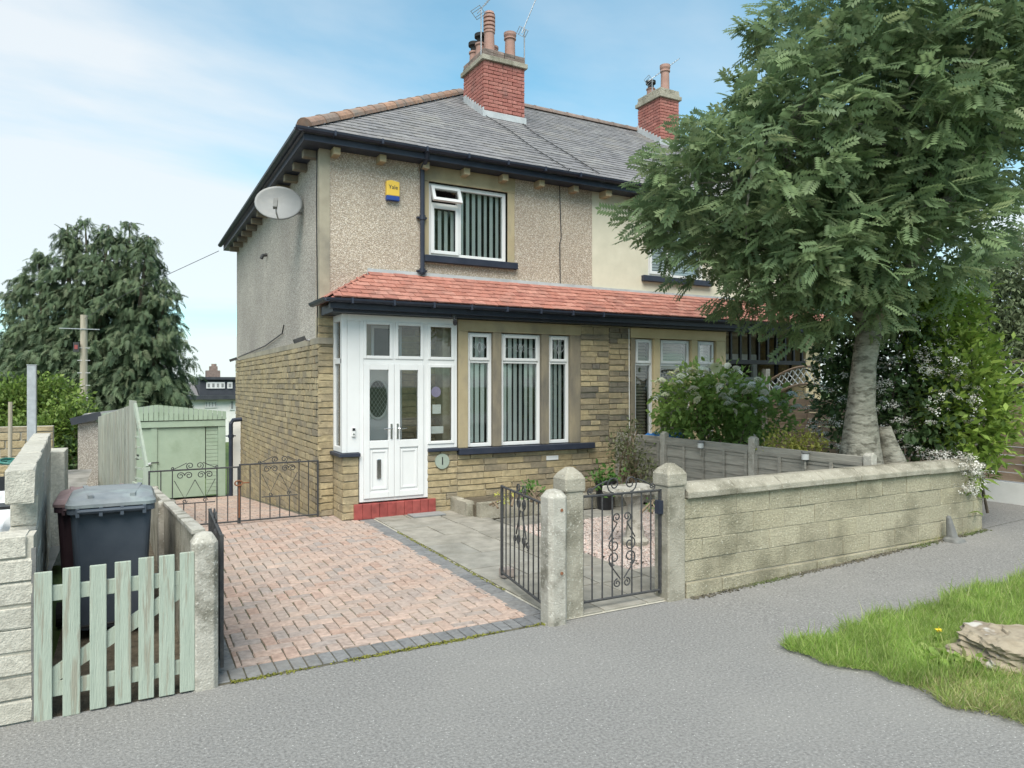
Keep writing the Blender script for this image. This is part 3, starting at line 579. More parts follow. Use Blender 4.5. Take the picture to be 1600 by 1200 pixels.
# ---- bay window stone dressings
one('lintel', 'ashlar', house, 4.47, 6.73, G-.012, G+.2, 2.765, 2.945, bevel=.008)
for a, b, mm in ((4.475, 4.64, 'ashlar'), (5.075, 5.225, 'ashlar_soot'), (5.965, 6.105, 'ashlar_soot'), (6.525, 6.73, 'ashlar_soot')):
    one('mullion', mm, house, a, b, G-.01, G+.2, .962, 2.765, bevel=.012)
one('sill', 'navy', house, 4.46, 6.97, G-.09, G+.2, .865, .96, bevel=.008)
one('sill', 'navy', house, 3.97, 4.455, G-.06, G+.15, .932, .975, bevel=.006)
one('sill', 'navy', house, 2.63, 2.93, G-.06, FY, .915, .965, bevel=.006)
def bay_light(parent, x0, x1, vertical=True, motif=True, nm='bay_window'):
    mb = MB(); frame(mb, x0, x1, .97, 2.75, G+.05, G+.12, .055); mb.box(x0+.055, x1-.055, G+.05, G+.12, 2.28, 2.34)
    w_ = mb.build(nm, 'upvc', parent, bevel=.006)
    mb = MB(); frame(mb, x0+.04, x1-.04, 2.32, 2.73, G+.03, G+.06, .045); mb.build('top_casement', 'upvc', w_, bevel=.006)
    one('pane', 'glass', w_, x0+.05, x1-.05, G+.082, G+.088, 1.02, 2.29); one('top_pane', 'glass', w_, x0+.08, x1-.08, G+.045, G+.051, 2.36, 2.69)
    if motif:
        xc = (x0+x1)/2; mb = MB(); y = G+.04
        for s in (-1, 1):
            mb.tube([(xc, y, 2.61), (xc+s*.045, y, 2.53), (xc, y, 2.44)], .004, 5); mb.tube([(xc+s*.02, y, 2.53), (xc+s*.07, y, 2.6), (xc+s*.10, y, 2.53), (xc+s*.05, y, 2.47)], .0035, 5)
            mb.tube([(xc+s*.10, y, 2.53), (xc+s*(x1-x0-.17)/2, y, 2.53)], .003, 5)
        mb.tube([(xc, y, 2.68), (xc, y, 2.37)], .003, 5); mb.build('lead_motif', 'lead', w_)
    if vertical: blinds(w_, x0+.07, x1-.07, 1.03, 2.7, G+.14)
    else:
        mb = MB()
        for k in range(30): mb.obox(((x0+x1)/2, G+.17, 1.03+k*.056), ((x1-x0)/2-.06, 0, 0), (0, .014, .022), (0, -.0006, .001))
        mb.build('venetian_blind', 'venetian', w_)
for a, b in ((4.645, 5.07), (5.23, 5.96), (6.11, 6.52)): bay_light(house, a, b)
# ---- upper window
def upper_window(parent, x0, x1, z0, z1, y, openl=True):
    mb = MB(); frame(mb, x0, x1, z0, z1, y+.04, y+.11, .06); mb.box(x0+.5, x0+.57, y+.04, y+.11, z0+.06, z1-.06); mb.box(x0+.06, x0+.5, y+.04, y+.11, z1-.36, z1-.30)
    w_ = mb.build('upper_window', 'upvc', parent, bevel=.006)
    one('pane', 'glass', w_, x0+.56, x1-.05, y+.07, y+.076, z0+.05, z1-.05); one('pane', 'glass', w_, x0+.1, x0+.46, y+.05, y+.056, z0+.1, z1-.4)
    mb = MB(); frame(mb, x0+.04, x0+.52, z0+.04, z1-.34, y+.015, y+.04, .055); mb.build('casement', 'upvc', w_, bevel=.005)
    # top-hung vent, pushed open
    hz_ = z1-.06; t_ = R(24 if openl else 0); mb = MB(); L_ = .27
    def pt(u, v, o): return (u, y+.03-math.sin(t_)*v-o*math.cos(t_), hz_-math.cos(t_)*v+o*math.sin(t_))
    def bx(u0, u1, v0, v1, o0, o1): 
        P = [pt(u, v, o) for o in (o0, o1) for u, v in ((u0, v0), (u1, v0), (u1, v1), (u0, v1))]; mb.add(P, [(0, 1, 2, 3), (7, 6, 5, 4), (0, 4, 5, 1), (1, 5, 6, 2), (2, 6, 7, 3), (3, 7, 4, 0)])
    bx(x0+.03, x0+.53, 0, .05, 0, .045); bx(x0+.03, x0+.53, L_-.05, L_, 0, .045); bx(x0+.03, x0+.08, .05, L_-.05, 0, .045); bx(x0+.48, x0+.53, .05, L_-.05, 0, .045)
    v = mb.build('open_vent' if openl else 'top_vent', 'upvc', w_)
    mb = MB(); bx(x0+.08, x0+.48, .05, L_-.05, .02, .026); mb.build('vent_pane', 'glass', w_)
    return w_
w_ = upper_window(house, 4.2, 5.59, 3.985, 5.14, FY); blinds(w_, 4.28, 4.72, 4.03, 4.75, FY+.16, .095, .068); blinds(w_, 4.78, 5.54, 4.03, 5.1, FY+.16, .095, .068)
one('window_lintel', 'ashlar', house, 4.1, 5.74, FY-.02, FY+.2, 5.15, 5.40, bevel=.008)
one('window_jamb', 'ashlar', house, 5.60, 5.73, FY-.015, FY+.2, 3.98, 5.148); one('window_jamb', 'ashlar', house, 4.1, 4.19, FY-.015, FY+.2, 3.98, 5.148)
one('window_sill', 'navy', house, 4.1, 5.76, FY-.09, FY+.15, 3.87, 3.978, bevel=.008)
w_ = upper_window(nb, 8.61, 9.99, 3.985, 5.14, FY, False)
mb = MB()
for k in range(20): mb.obox((9.3, FY+.2, 4.05+k*.055), (.62, 0, 0), (0, .014, .022), (0, -.0006, .001))
mb.build('venetian_blind', 'blind', w_)
one('window_lintel', 'ashlar_clean', nb, 8.5, 10.1, FY-.015, FY+.2, 5.152, 5.36, bevel=.008); one('window_sill', 'navy', nb, 8.44, 10.15, FY-.08, FY+.15, 3.87, 3.978, bevel=.008)

# ---- main roofs
e0 = Vector((0, 10.2, 5.55)); up_ = Vector((0, math.cos(TH), math.sin(TH))); nr = Vector((0, -math.sin(TH), math.cos(TH)))
SL = 4.75/math.cos(TH); HX = 6.75
def slates(x0f, x1f, parent, name, gauge, wd, e0, up_, th, SLen, m, nrm, thick=.018, lip=.075):
    it = []; rows = int(SLen/gauge)
    for r in range(rows+1):
        s0 = r*gauge; sc = s0+gauge*.5
        if sc > SLen: break
        off = (r % 2)*wd/2; xa, xb = x0f(sc), x1f(sc); x = math.floor(xa/wd)*wd+off-wd
        while x < xb:
            a, b = max(x, xa), min(x+wd, xb)
            if b-a > .03:
                tilt = th-lip+random.uniform(-.006, .006); Rm = rotx(tilt) @ Matrix.Rotation(random.uniform(-.006, .006), 3, 'Z')
                p = e0+up_*(sc+.015)+nrm*(.03+random.uniform(0, .003)); it.append(((( a+b)/2, p.y, p.z), (b-a-.006, gauge+.045, thick), m, Rm))
            x += wd
    pieces(name, it, parent, (.02, .02, .25, .5), 5, 300)
mb = MB(); mb.prism([(2.2, 10.2, 5.55), (PX, 10.2, 5.55), (PX, 14.95, 8.6), (HX, 14.95, 8.6)], -nr*.07); mb.prism([(2.2, 10.2, 5.55), (HX, 14.95, 8.6), (2.2, 19.7, 5.55)], (.04, 0, -.06)); mb.prism([(2.2, 19.7, 5.55), (HX, 14.95, 8.6), (PX, 14.95, 8.6), (PX, 19.7, 5.55)], (0, 0, -.07))
roof1 = mb.build('roof', 'slate', house)
mb = MB(); mb.prism([(PX, 10.2, 5.55), (XR+.15, 10.2, 5.55), (XR+.15, 14.95, 8.6), (PX, 14.95, 8.6)], -nr*.07); mb.prism([(PX, 19.7, 5.55), (PX, 14.95, 8.6), (XR+.15, 14.95, 8.6), (XR+.15, 19.7, 5.55)], (0, 0, -.07))
roof2 = mb.build('roof', 'slate', nb)
hipx = lambda s: 2.2+s*math.cos(TH)*(HX-2.2)/4.75
slates(hipx, lambda s: PX, roof1, 'slate', .19, .3, e0, up_, TH, SL, 'slate', nr)
slates(lambda s: PX, lambda s: XR+.15, roof2, 'slate', .19, .3, e0, up_, TH, SL, 'slate', nr)
def ridge(parent, p, q, n, r=.12, m='ridge'):
    p, q = Vector(p), Vector(q); d = (q-p)/n; dn = d.normalized(); sd = dn.cross(Vector((0, 0, 1))).normalized(); u = sd.cross(dn)
    for k in range(n):
        a = p+d*k; b = a+d*1.06; mb = MB(); rings = []
        for pt, rr in ((a, r*1.06), (a+d*.1, r*1.06), (a+d*.11, r), (b, r*.97)):
            rings.append([pt+(sd*math.cos(t)*rr+u*(math.sin(t)*rr-.02)) for t in [math.pi*i/7 for i in range(8)]])
        mb.loft(rings, True); mb.build('ridge_tile', m, parent, smooth=False)
ridge(roof1, (2.2, 10.2, 5.6), (HX, 14.95, 8.66), 16); ridge(roof1, (HX-.05, 14.95, 8.64), (PX, 14.95, 8.64), 2, m='brick_soot'); ridge(roof2, (PX, 14.95, 8.64), (XR+.15, 14.95, 8.64), 12, m='brick_soot')
# gutters, fascia, brackets
def gutter(mb, p, q, r=.06):
    p, q = Vector(p), Vector(q); d = (q-p).normalized(); sd = d.cross(Vector((0, 0, 1))).normalized()
    prof = [(math.cos(t)*r, math.sin(t)*r) for t in [math.pi+math.pi*i/6 for i in range(7)]]+[(r*.8, 0), (r*.5, -r*.6), (0, -r*.8), (-r*.5, -r*.6), (-r*.8, 0)]
    mb.loft([[pt+sd*a+Vector((0, 0, b)) for a, b in prof] for pt in (p, q)])
mb = MB(); gutter(mb, (2.06, 10.14, 5.55), (PX, 10.14, 5.55)); gutter(mb, (2.13, 10.1, 5.55), (2.13, 19.75, 5.55))
for k in range(7): mb.box(2.6+k*.7, 2.63+k*.7, 10.07, 10.2, 5.485, 5.558)
mb.build('gutter', 'navy', house)
mb = MB(); mb.box(2.2, PX, 10.2, FY-.001, 5.40, 5.49); mb.box(2.2, XL-.001, FY, 19.7, 5.40, 5.489); mb.build('soffit', 'navy', house)
mb = MB(); gutter(mb, (PX+.01, 10.14, 5.55), (XR+.15, 10.14, 5.55)); mb.build('gutter', 'navy', nb); one('soffit', 'navy', nb, PX+.001, XR+.1, 10.2, FY+.005, 5.40, 5.49)
for k in range(7): MB().box(2.64+k*.695, 2.745+k*.695, 10.29, FY+.02, 5.29, 5.40).build('eaves_bracket', 'ashlar', house, bevel=.008)
for k in range(8): MB().box(7.48+k*.695, 7.61+k*.695, 10.27, FY+.02, 5.29, 5.40).build('eaves_bracket', 'ashlar', nb, bevel=.008)
for k in range(13): MB().box(2.28, XL+.02, 10.6+k*.7, 10.73+k*.7, 5.29, 5.40).build('eaves_bracket', 'ashlar_soot', house, bevel=.008)
# downpipe, cables
def pipe(name, pts, r, parent, m='navy', collars=()):
    mb = MB().tube(pts, r, 10)
    for c in collars: mb.tube([(c[0], c[1], c[2]-.035), (c[0], c[1], c[2]+.035)], r*1.35, 10); mb.box(c[0]-r*2.2, c[0]+r*2.2, c[1], c[1]+r*1.9, c[2]-.012, c[2]+.012)
    return mb.build(name, m, parent, smooth=False)
pipe('downpipe', [(4.05, 10.16, 5.5), (4.05, 10.2, 5.42), (4.06, FY-.07, 5.3), (4.06, FY-.07, 3.66)], .036, house, 'navy', [(4.06, FY-.07, 4.55), (4.06, FY-.07, 3.72)])
MB().tube([(6.6, 10.1, 5.6), (6.62, FY-.02, 5.4), (6.66, FY-.012, 4.5), (6.63, FY-.012, 4.4), (6.64, FY-.012, 3.7)], .008, 5).build('wall_cable', 'black', house)
MB().tube([(7.74, G-.012, 2.93), (7.755, G-.012, .3)], .007, 5).build('wall_cable', 'white', nb)
MB().tube([(XL-.02, 10.58, 5.4), (XL-.02, 10.62, 4.6), (XL-.02, 10.56, 3.2), (XL-.03, 10.60, .1)], .009, 5).build('wall_cable', 'black', house)
MB().tube([(XL-.03, 13.05, 3.0), (XL-.03, 13.2, 2.86), (XL-.03, 15, 2.72), (XL-.03, 18.9, 2.62)], .012, 5).build('side_cable', 'black', house)

def onroof(x, y, o=.07): return (x, y-o*math.sin(TH), 5.55+(y-10.2)*K_+o*math.cos(TH))
for pts in (((6.46, 13.05), (6.55, 12.2), (6.5, 11.3), (6.6, 10.2)), ((7.3, 13.0), (7.2, 12.4), (7.28, 11.2), (7.3, 10.25))): MB().tube([onroof(*q) for q in pts], .009, 5).build('roof_cable', 'iron', house)
# ---- lean-to roof over porch and bay
LT0 = Vector((0, 9.66, 3.12)); LTH = math.atan(.5/.82); lup = Vector((0, math.cos(LTH), math.sin(LTH))); lnr = Vector((0, -math.sin(LTH), math.cos(LTH))); LSL = .82/math.cos(LTH)
lhip = lambda s: 2.42+s*math.cos(LTH)*(.84/.82)
mb = MB(); mb.prism([(2.42, 9.66, 3.12), (PX, 9.66, 3.12), (PX, FY, 3.62), (3.26, FY, 3.62)], -lnr*.04); mb.prism([(2.42, 9.66, 3.12), (3.26, FY, 3.62), (2.42, FY, 3.12)], (.02, 0, -.035)); lt1 = mb.build('porch_roof', 'tile', house)
lt2 = MB().prism([(PX, 9.66, 3.12), (13.0, 9.66, 3.12), (13.0, FY, 3.62), (PX, FY, 3.62)], -lnr*.04).build('porch_roof', 'tile', nb)
slates(lhip, lambda s: PX, lt1, 'roof_tile', .137, .2, LT0, lup, LTH, LSL, 'tile', lnr, .022, .11)
slates(lambda s: PX+.003, lambda s: 13.0, lt2, 'roof_tile', .137, .2, LT0, lup, LTH, LSL, 'tile', lnr, .022, .11)
# hip-end tiles on the small left slope
it = []; th2 = math.atan(.5/.84)
for r in range(6):
    s = .07+r*.145; x = 2.42+s*math.cos(th2); z = 3.12+s*math.sin(th2); ya = 9.66+s*math.cos(th2)*(.82/.84)
    y = ya
    while y < FY-.02:
        b = min(y+.2, FY); it.append(((x-.02, (y+b)/2, z+.028), (.17, b-y-.005, .015), 'tile', Matrix.Rotation(-th2, 3, 'Y'))); y += .2
pieces('hip_end_tile', it, lt1, (.02, .02, .25, .5), 3)
one('lead_flashing', 'lead', house, 3.2, PX, FY-.02, FY+.01, 3.60, 3.70); one('lead_flashing', 'lead', nb, PX+.002, 12.75, FY-.018, FY+.01, 3.60, 3.69)
mb = MB(); gutter(mb, (2.36, 9.61, 3.12), (PX, 9.61, 3.12), .055); gutter(mb, (2.37, 9.57, 3.12), (2.37, FY-.02, 3.12), .055)
for k in range(8): mb.box(2.7+k*.6, 2.73+k*.6, 9.55, 9.67, 3.055, 3.13)
mb.build('porch_gutter', 'navy', house)
mb = MB(); mb.box(2.5, PX, 9.78, G+.05, 2.952, 3.07); mb.box(2.44, PX, 9.68, 9.78, 2.99, 3.09); mb.box(2.5, 2.7, G+.05, FY-.03, 2.95, 3.07); mb.build('porch_fascia', 'navy', house)
mb = MB(); gutter(mb, (PX+.01, 9.61, 3.12), (13.0, 9.61, 3.12), .055); mb.build('porch_gutter', 'navy', nb)
mb = MB(); mb.box(PX+.002, 13.0, 9.78, G+.05, 2.953, 3.07); mb.box(PX+.002, 13.0, 9.68, 9.78, 2.99, 3.09); mb.build('porch_fascia', 'navy', nb)

# ---- white glazed porch
porch = MB(); y0, y1 = G, G+.07
porch.box(2.68, 2.75, y0, y1, .97, 2.95); porch.box(2.752, 2.93, y0+.005, y1, .97, 2.85); porch.box(2.75, 4.455, y0, y1, 2.85, 2.948)
porch.box(2.93, 2.99, y0+.003, y1, .25, 2.85); porch.box(3.90, 3.98, y0+.003, y1, .25, 2.85); porch.box(4.40, 4.455, y0+.003, y1, .98, 2.85)
porch.box(2.99, 3.90, y0+.004, y1, 2.24, 2.32); porch.box(3.98, 4.40, y0+.004, y1, 2.24, 2.32); porch.box(3.42, 3.47, y0+.004, y1, 2.32, 2.85); porch.box(3.98, 4.40, y0+.004, y1, .98, 1.05); porch.box(2.99, 3.90, y0+.004, y1, .25, .30)
porch.box(2.68, 2.75, y1, FY, 2.85, 2.948); porch.box(2.68, 2.75, FY-.08, FY-.001, .97, 2.85); porch.box(2.682, 2.748, y1, FY-.08, .97, 1.05); porch.box(2.682, 2.748, y1, FY-.08, 2.24, 2.32); porch.box(2.682, 2.748, y1, y1+.05, 1.05, 2.85)
pr = porch.build('porch_frame', 'upvc', house, bevel=.006)
def sash(x0, x1, z0, z1, nm):
    mb = MB(); frame(mb, x0, x1, z0, z1, y0-.012, y0+.02, .045); mb.build(nm, 'upvc', pr, bevel=.006); one('pane', 'glass', pr, x0+.03, x1-.03, y0+.022, y0+.028, z0+.03, z1-.03)
sash(2.985, 3.425, 2.315, 2.855, 'top_light'); sash(3.465, 3.905, 2.315, 2.855, 'top_light'); sash(3.975, 4.405, 2.315, 2.855, 'top_light'); sash(3.975, 4.405, 1.045, 2.245, 'side_light')
one('side_pane', 'glass', pr, 2.71, 2.716, y1+.04, FY-.07, 1.04, 2.25); one('side_pane', 'glass', pr, 2.71, 2.716, y1+.04, FY-.07, 2.31, 2.86)
for x0, x1, hs in ((2.99, 3.443, 1), (3.447, 3.90, -1)):
    mb = MB(); ya, yb = y0-.018, y0+.04; frame(mb, x0, x1, .3, 2.24, ya, yb, .085); mb.box(x0+.085, x1-.085, ya, yb, 1.02, 1.13); mb.box(x0+.085, x1-.085, y0+.002, yb, .385, 1.02); frame(mb, x0+.1, x1-.1, .42, .99, y0-.008, y0+.002, .03)
    dr = mb.build('porch_door', 'upvc', house, bevel=.007)
    one('pane', 'glass', dr, x0+.08, x1-.08, y0+.012, y0+.018, 1.12, 2.16)
    xh = x1-.045 if hs == 1 else x0+.045
    mb = MB(); mb.box(xh-.014, xh+.014, ya-.012, ya-.0005, 1.15, 1.37); mb.tube([(xh, ya-.012, 1.3), (xh, ya-.05, 1.3), (xh-hs*.02, ya-.055, 1.3), (xh-hs*.13, ya-.05, 1.3)], .009, 6); mb.build('door_handle', 'chrome', dr)
    if hs == 1: one('letter_plate', 'chrome', dr, x0+.19, x0+.255, y0-.022, y0-.004, .58, .86, bevel=.008)
# red tiled step
it = [((2.84+.0625+k*.125, 9.93+.075, .12), (.12, .15, .22), 'red_step', None) for k in range(10)]
st = one('doorstep', 'joint', house, 2.85, 4.08, 9.96, G+.14, 0, .225); pieces('step_tile', it, st, (.03, .03, .03, .4), 3)
# inner door seen through the glass
ind = MB(); ind.box(2.98, 3.06, FY-.03, FY+.06, .22, 2.3); ind.box(3.66, 3.74, FY-.03, FY+.06, .22, 2.3); ind.box(3.06, 3.66, FY-.03, FY+.06, 2.2, 2.3); ind.box(3.06, 3.66, FY, FY+.04, .22, 2.2); ind.box(2.75, 2.98, FY, FY+.04, .2, 2.3)
ind = ind.build('inner_door', 'upvc', house, bevel=.006)
el = [(3.36+.17*math.cos(t), FY-.006, 1.72+.3*math.sin(t)) for t in [2*math.pi*i/24 for i in range(25)]]
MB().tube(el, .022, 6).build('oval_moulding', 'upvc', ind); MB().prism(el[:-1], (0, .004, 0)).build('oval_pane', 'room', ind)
mb = MB()
for k in range(-5, 6):
    for s in (-1, 1):
        pts = [(3.36+k*.06+s*t*.33, 1.72+t*.5) for t in np.linspace(-.6, .6, 25)]; pts = [p for p in pts if ((p[0]-3.36)/.165)**2+((p[1]-1.72)/.295)**2 < 1]
        if len(pts) > 1: mb.tube([(pts[0][0], FY-.009, pts[0][1]), (pts[-1][0], FY-.009, pts[-1][1])], .0028, 4)
mb.build('lead_lattice', 'lead', ind)
mb = MB(); mb.box(3.3, 3.7, FY-.002, FY+.004, 2.36, 2.8); mb.build('inner_fanlight', 'room', ind); mb = MB(); frame(mb, 3.26, 3.74, 2.32, 2.84, FY-.012, FY+.004, .04); mb.build('fanlight_frame', 'upvc', ind)
one('porch_floor', 'slab', house, 2.75, 4.4, G+.071, FY, .1, .224)

# ---- neighbour ground floor
it = stones(courses(PX+.005, 7.785, -.1, 2.93, (), .098, .16, .4, chvar=.12), G, nb, mfun=soot)
it += stones(courses(7.785, 10.06, -.1, .86, (), .098, .2, .5), G, nb)
mb = MB(); mb.box(PX+.005, 7.785, G+.02, G+.3, -.2, 2.95); mb.box(7.785, 10.06, G+.02, G+.3, -.2, .86); mb.box(9.95, 10.06, G+.2, 11.3, -.2, 2.95); wn_ = mb.build('front_wall', 'mortar', nb)
pieces('stone', it, wn_, (.03, .08, .09, .9), 8)
one('lintel', 'ashlar_clean', nb, 7.785, 10.06, G-.012, G+.2, 2.765, 2.945, bevel=.008)
for a, b, mm in ((7.79, 7.885, 'ashlar_soot'), (8.315, 8.45, 'ashlar_clean'), (9.195, 9.345, 'ashlar_clean'), (9.815, 10.06, 'ashlar_clean')): one('mullion', mm, nb, a, b, G-.01, G+.2, .962, 2.765, bevel=.012)
one('sill', 'ashlar_clean', nb, 7.78, 10.06, G-.08, G+.2, .865, .96, bevel=.008)
for a, b in ((7.89, 8.31), (8.455, 9.19), (9.35, 9.81)): bay_light(nb, a, b, False, False)
# recessed porch
mb = MB(); mb.box(10.06, 12.3, 11.3, 11.5, -.2, 2.95); mb.box(12.42, 12.6, G, 11.5, -.2, 2.95); mb.box(10.06, 12.4, G+.06, 11.3, 2.952, 3.0); rc = mb.build('recess_wall', 'mortar', nb)
it = [((12.41, (a+b)/2, (c+d)/2), (.05, b-a, d-c), 'yellow_brick', None) for a, b, c, d in courses(G+.55, 11.3, 0, 2.93, (), .077, half=.225)]
pieces('brick', it, rc, (.04, .04, .08, .4), 4)
one('porch_pillar', 'ashlar_clean', nb, 12.3, 12.75, G-.01, G+.35, 0, 2.95, bevel=.01)
pipe('downpipe', [(12.33, 10.75, .1), (12.33, 10.75, 2.95)], .045, nb, 'black')
mb = MB(); mb.box(12.33, 12.38, 10.33, 10.41, 0, 2.4); mb.box(12.33, 12.38, 9.99, 10.05, 0, 2.4); mb.box(12.33, 12.38, 10.05, 10.33, 2.3, 2.4); mb.box(12.33, 12.38, 10.05, 10.33, 1.55, 1.62); dn = mb.build('side_door_frame', 'black', nb); one('door_panel', 'dish', dn, 12.36, 12.38, 10.05, 10.33, .1, 2.3)
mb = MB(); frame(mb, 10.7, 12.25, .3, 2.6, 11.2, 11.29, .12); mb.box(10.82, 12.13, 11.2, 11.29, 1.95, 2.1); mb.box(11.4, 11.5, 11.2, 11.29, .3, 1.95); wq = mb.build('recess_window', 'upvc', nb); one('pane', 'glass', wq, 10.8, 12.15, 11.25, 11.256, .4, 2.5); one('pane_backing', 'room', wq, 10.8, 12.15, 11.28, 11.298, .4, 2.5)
mb = MB(); mb.box(10.06, 12.3, G+.0, G+.08, 2.34, 2.42); mb.build('valance_rail', 'black', nb)
for k in range(9): one('valance_bar', 'black', nb, 10.2+k*.25, 10.245+k*.25, G+.01, G+.06, 2.42, 2.952)

# ---- chimneys
def chimney(parent, x0, x1, y0, y1, z0, z1, pots, capm, ybase):
    core = one('chimney', 'mortar', parent, x0+.03, x1-.03, y0+.03, y1-.03, z0, z1)
    it = []
    for a, b, c, d in courses(x0, x1, z0, z1, (), .076, half=.225, j=.011): it.append((((a+b)/2, y0+.025, (c+d)/2), (b-a, .05, d-c), 'brick', None))
    for a, b, c, d in courses(y0+.05, y1, z0, z1, (), .076, half=.225, j=.011): it.append(((x0+.025, (a+b)/2, (c+d)/2), (.05, b-a, d-c), 'brick', None, .8)); it.append(((x1-.025, (a+b)/2, (c+d)/2), (.05, b-a, d-c), 'brick', None, .01))
    pieces('brick', it, core, (.03, .08, .1, .6), 5)
    mb = MB(); mb.box(x0-.05, x1+.05, y0-.05, y1+.05, z1, z1+.10); mb.build('oversail_course', 'concrete_old', core, bevel=.01)
    it = []
    for zc, ins in ((z1+.14, -.01), (z1+.215, .0)):
        n_ = 4; l = (x1-x0-2*ins)/n_
        for k in range(n_): it.append(((x0+ins+l*(k+.5), y0+ins+.05, zc), (l-.01, .1, .07), capm, None))
        l = (y1-y0-2*ins-.1)/n_
        for k in range(n_): it.append(((x0+ins+.05, y0+ins+.1+l*(k+.5), zc), (.1, l-.01, .07), capm, None))
    pieces('cap_brick', it, core, (.03, .08, .1, .8), 4)
    one('flaunching', 'concrete', core, x0+.1, x1-.02, y0+.1, y1-.02, z1+.1, z1+.26)
    for px_, py_, h, kind in pots:
        mb = MB(); c = (px_, py_, z1+.24)
        if kind == 'roll': mb.lathe(c, [(.115, 0), (.105, h*.75), (.13, h*.76), (.13, h*.8), (.115, h*.82), (.135, h*.9), (.135, h), (.1, h), (.09, h-.1)], 16)
        elif kind == 'cowl':
            mb.lathe(c, [(.115, 0), (.105, h*.5), (.12, h*.52), (.12, h*.56), (.105, h*.58)], 16)
            for q in range(4): mb.lathe((c[0], c[1], c[2]+h*.58+q*h*.1), [(.09, 0), (.125, .01), (.125, h*.07), (.09, h*.08)], 16)
            mb.lathe((c[0], c[1], c[2]+h*.98), [(.12, 0), (.1, .05), (.03, .07)], 16)
        else:
            mb.lathe(c, [(.11, 0), (.10, h*.5), (.12, h*.52), (.12, h*.6)], 14); mb.cur = 1; mb.lathe((c[0], c[1], c[2]+h*.6), [(.08, 0), (.08, .12), (.13, .13), (.13, .2), (.05, .23)], 14)
        mb.build('chimney_pot', ['pot', 'rubber'], core, smooth=False)
    # lead apron and stepped flashing
    zb = 5.55+(y0-10.2)*K_
    one('lead_apron', 'lead', core, x0-.03, x1+.03, y0-.02, y0+.01, zb-.05, zb+.17)
    y = y0
    while y < y1-.05: z_ = 5.55+(y-10.2)*K_; one('step_flashing', 'lead', core, x0-.018, x0+.01, y, y+.118, z_-.08, z_+.2+.118*K_*.5); y += .12
    return core
ch1 = chimney(house, 6.45, 7.42, 13.1, 14.1, 7.3, 8.62, [(6.6, 13.55, .5, 'tin'), (6.68, 13.3, .84, 'cowl'), (7.2, 13.35, .58, 'roll'), (6.98, 13.75, .4, 'roll'), (6.62, 13.9, .45, 'tin')], 'brick_soot', 13.1)
ch2 = chimney(nb, 11.83, 12.45, 13.95, 14.85, 7.85, 9.2, [(12.2, 14.2, .72, 'roll'), (11.98, 14.5, .3, 'tin')], 'concrete_old', 13.95)
def aerial(parent, p, h, dirv, lab):
    p = Vector(p); d = Vector(dirv).normalized(); sd = d.cross(Vector((0, 0, 1))).normalized(); t = T('tv_aerial', lab, 'aerial', p, 'roof aerials')
    MB().tube([p, p+Vector((0, 0, h))], .014, 6).build('mast', 'alu', t); q = p+Vector((0, 0, h)); u = sd.cross(d)
    MB().tube([q-d*.15, q+d*.95], .01, 5).build('boom', 'alu', t)
    mb = MB()
    for k in range(11): c = q+d*(.1+k*.083); l = .11-.004*k; mb.tube([c-sd*l, c+sd*l], .005, 4)
    mb.build('director_rods', 'alu', t); mb = MB()
    for s in (-1, 1):
        for k in (.05, .1): mb.tube([q-d*.12-sd*.16+u*s*k, q-d*.12+sd*.16+u*s*k], .006, 4)
        mb.tube([q-d*.12+sd*.15*s-u*.1, q-d*.12+sd*.15*s+u*.1], .006, 4)
    mb.build('reflector', 'alu', t)
aerial(None, (6.44, 13.2, 8.75), .95, (.5, .1, .65), 'thin television aerial on the left edge of the larger red chimney')
aerial(None, (7.44, 13.15, 8.7), .85, (.35, -.1, .9), 'thin television aerial on the right edge of the larger red chimney')
aerial(None, (11.86, 14.3, 9.35), .45, (.75, -.2, .6), 'thin television aerial on the smaller red chimney')

# ---- fixtures on the house
t = T('satellite_dish', 'grey oval satellite dish on the pebbledashed side wall', 'satellite dish', (XL, 11.6, 4.7))
c = Vector((XL-.38, 11.62, 4.82)); f = Vector((-.25, -.9, .28)).normalized(); a_ = f.cross(Vector((0, 0, 1))).normalized(); b_ = a_.cross(f)
rings = [[c+a_*(.36*r*math.cos(q))+b_*(.29*r*math.sin(q))-f*(.07*(1-r*r)) for q in [2*math.pi*i/28 for i in range(28)]] for r in (.05, .35, .65, .9, 1.0)]+[[c+a_*(.365*r*math.cos(q))+b_*(.295*r*math.sin(q))-f*(.07*(1-r*r)+.02) for q in [2*math.pi*i/28 for i in range(28)]] for r in (1.0, .6, .05)]
MB().loft(rings).build('reflector', 'dish', t, smooth=True)
MB().tube([c-b_*.28-f*.02, c-b_*.34+f*.28, c-b_*.2+f*.42], .014, 6).build('feed_arm', 'galv', t)
e = c-b_*.2+f*.42; MB().beam(e-f*.03+b_*.02, e-b_*.17+f*.05, .06, .05).build('receiver_head', 'cone', t)
MB().tube([c-f*.07, c-f*.16, (XL-.01, 11.72, 4.7)], .025, 8).build('wall_bracket', 'galv', t)
t = T('alarm_box', 'yellow and blue burglar alarm box on the upper front wall', 'alarm box', (3.58, FY, 4.8))
MB().prism([(3.48, FY-.07, 4.83), (3.48, FY-.07, 5.05), (3.56, FY-.07, 5.07), (3.69, FY-.07, 5.05), (3.69, FY-.07, 4.83)], (0, .07, 0)).build('housing', 'alarm_y', t, bevel=.01)
MB().prism([(3.482, FY-.074, 4.76), (3.482, FY-.074, 4.832), (3.688, FY-.074, 4.832), (3.688, FY-.074, 4.76)], (0, .074, 0)).build('strobe_lens', 'alarm_b', t, bevel=.008)
text('lettering', 'Yale', .085, (3.585, FY-.072, 4.96), (R(90), 0, 0), 'iron', t)
t = T('security_camera', 'small dark security camera under the porch gutter', 'camera', (4.3, 9.76, 2.85))
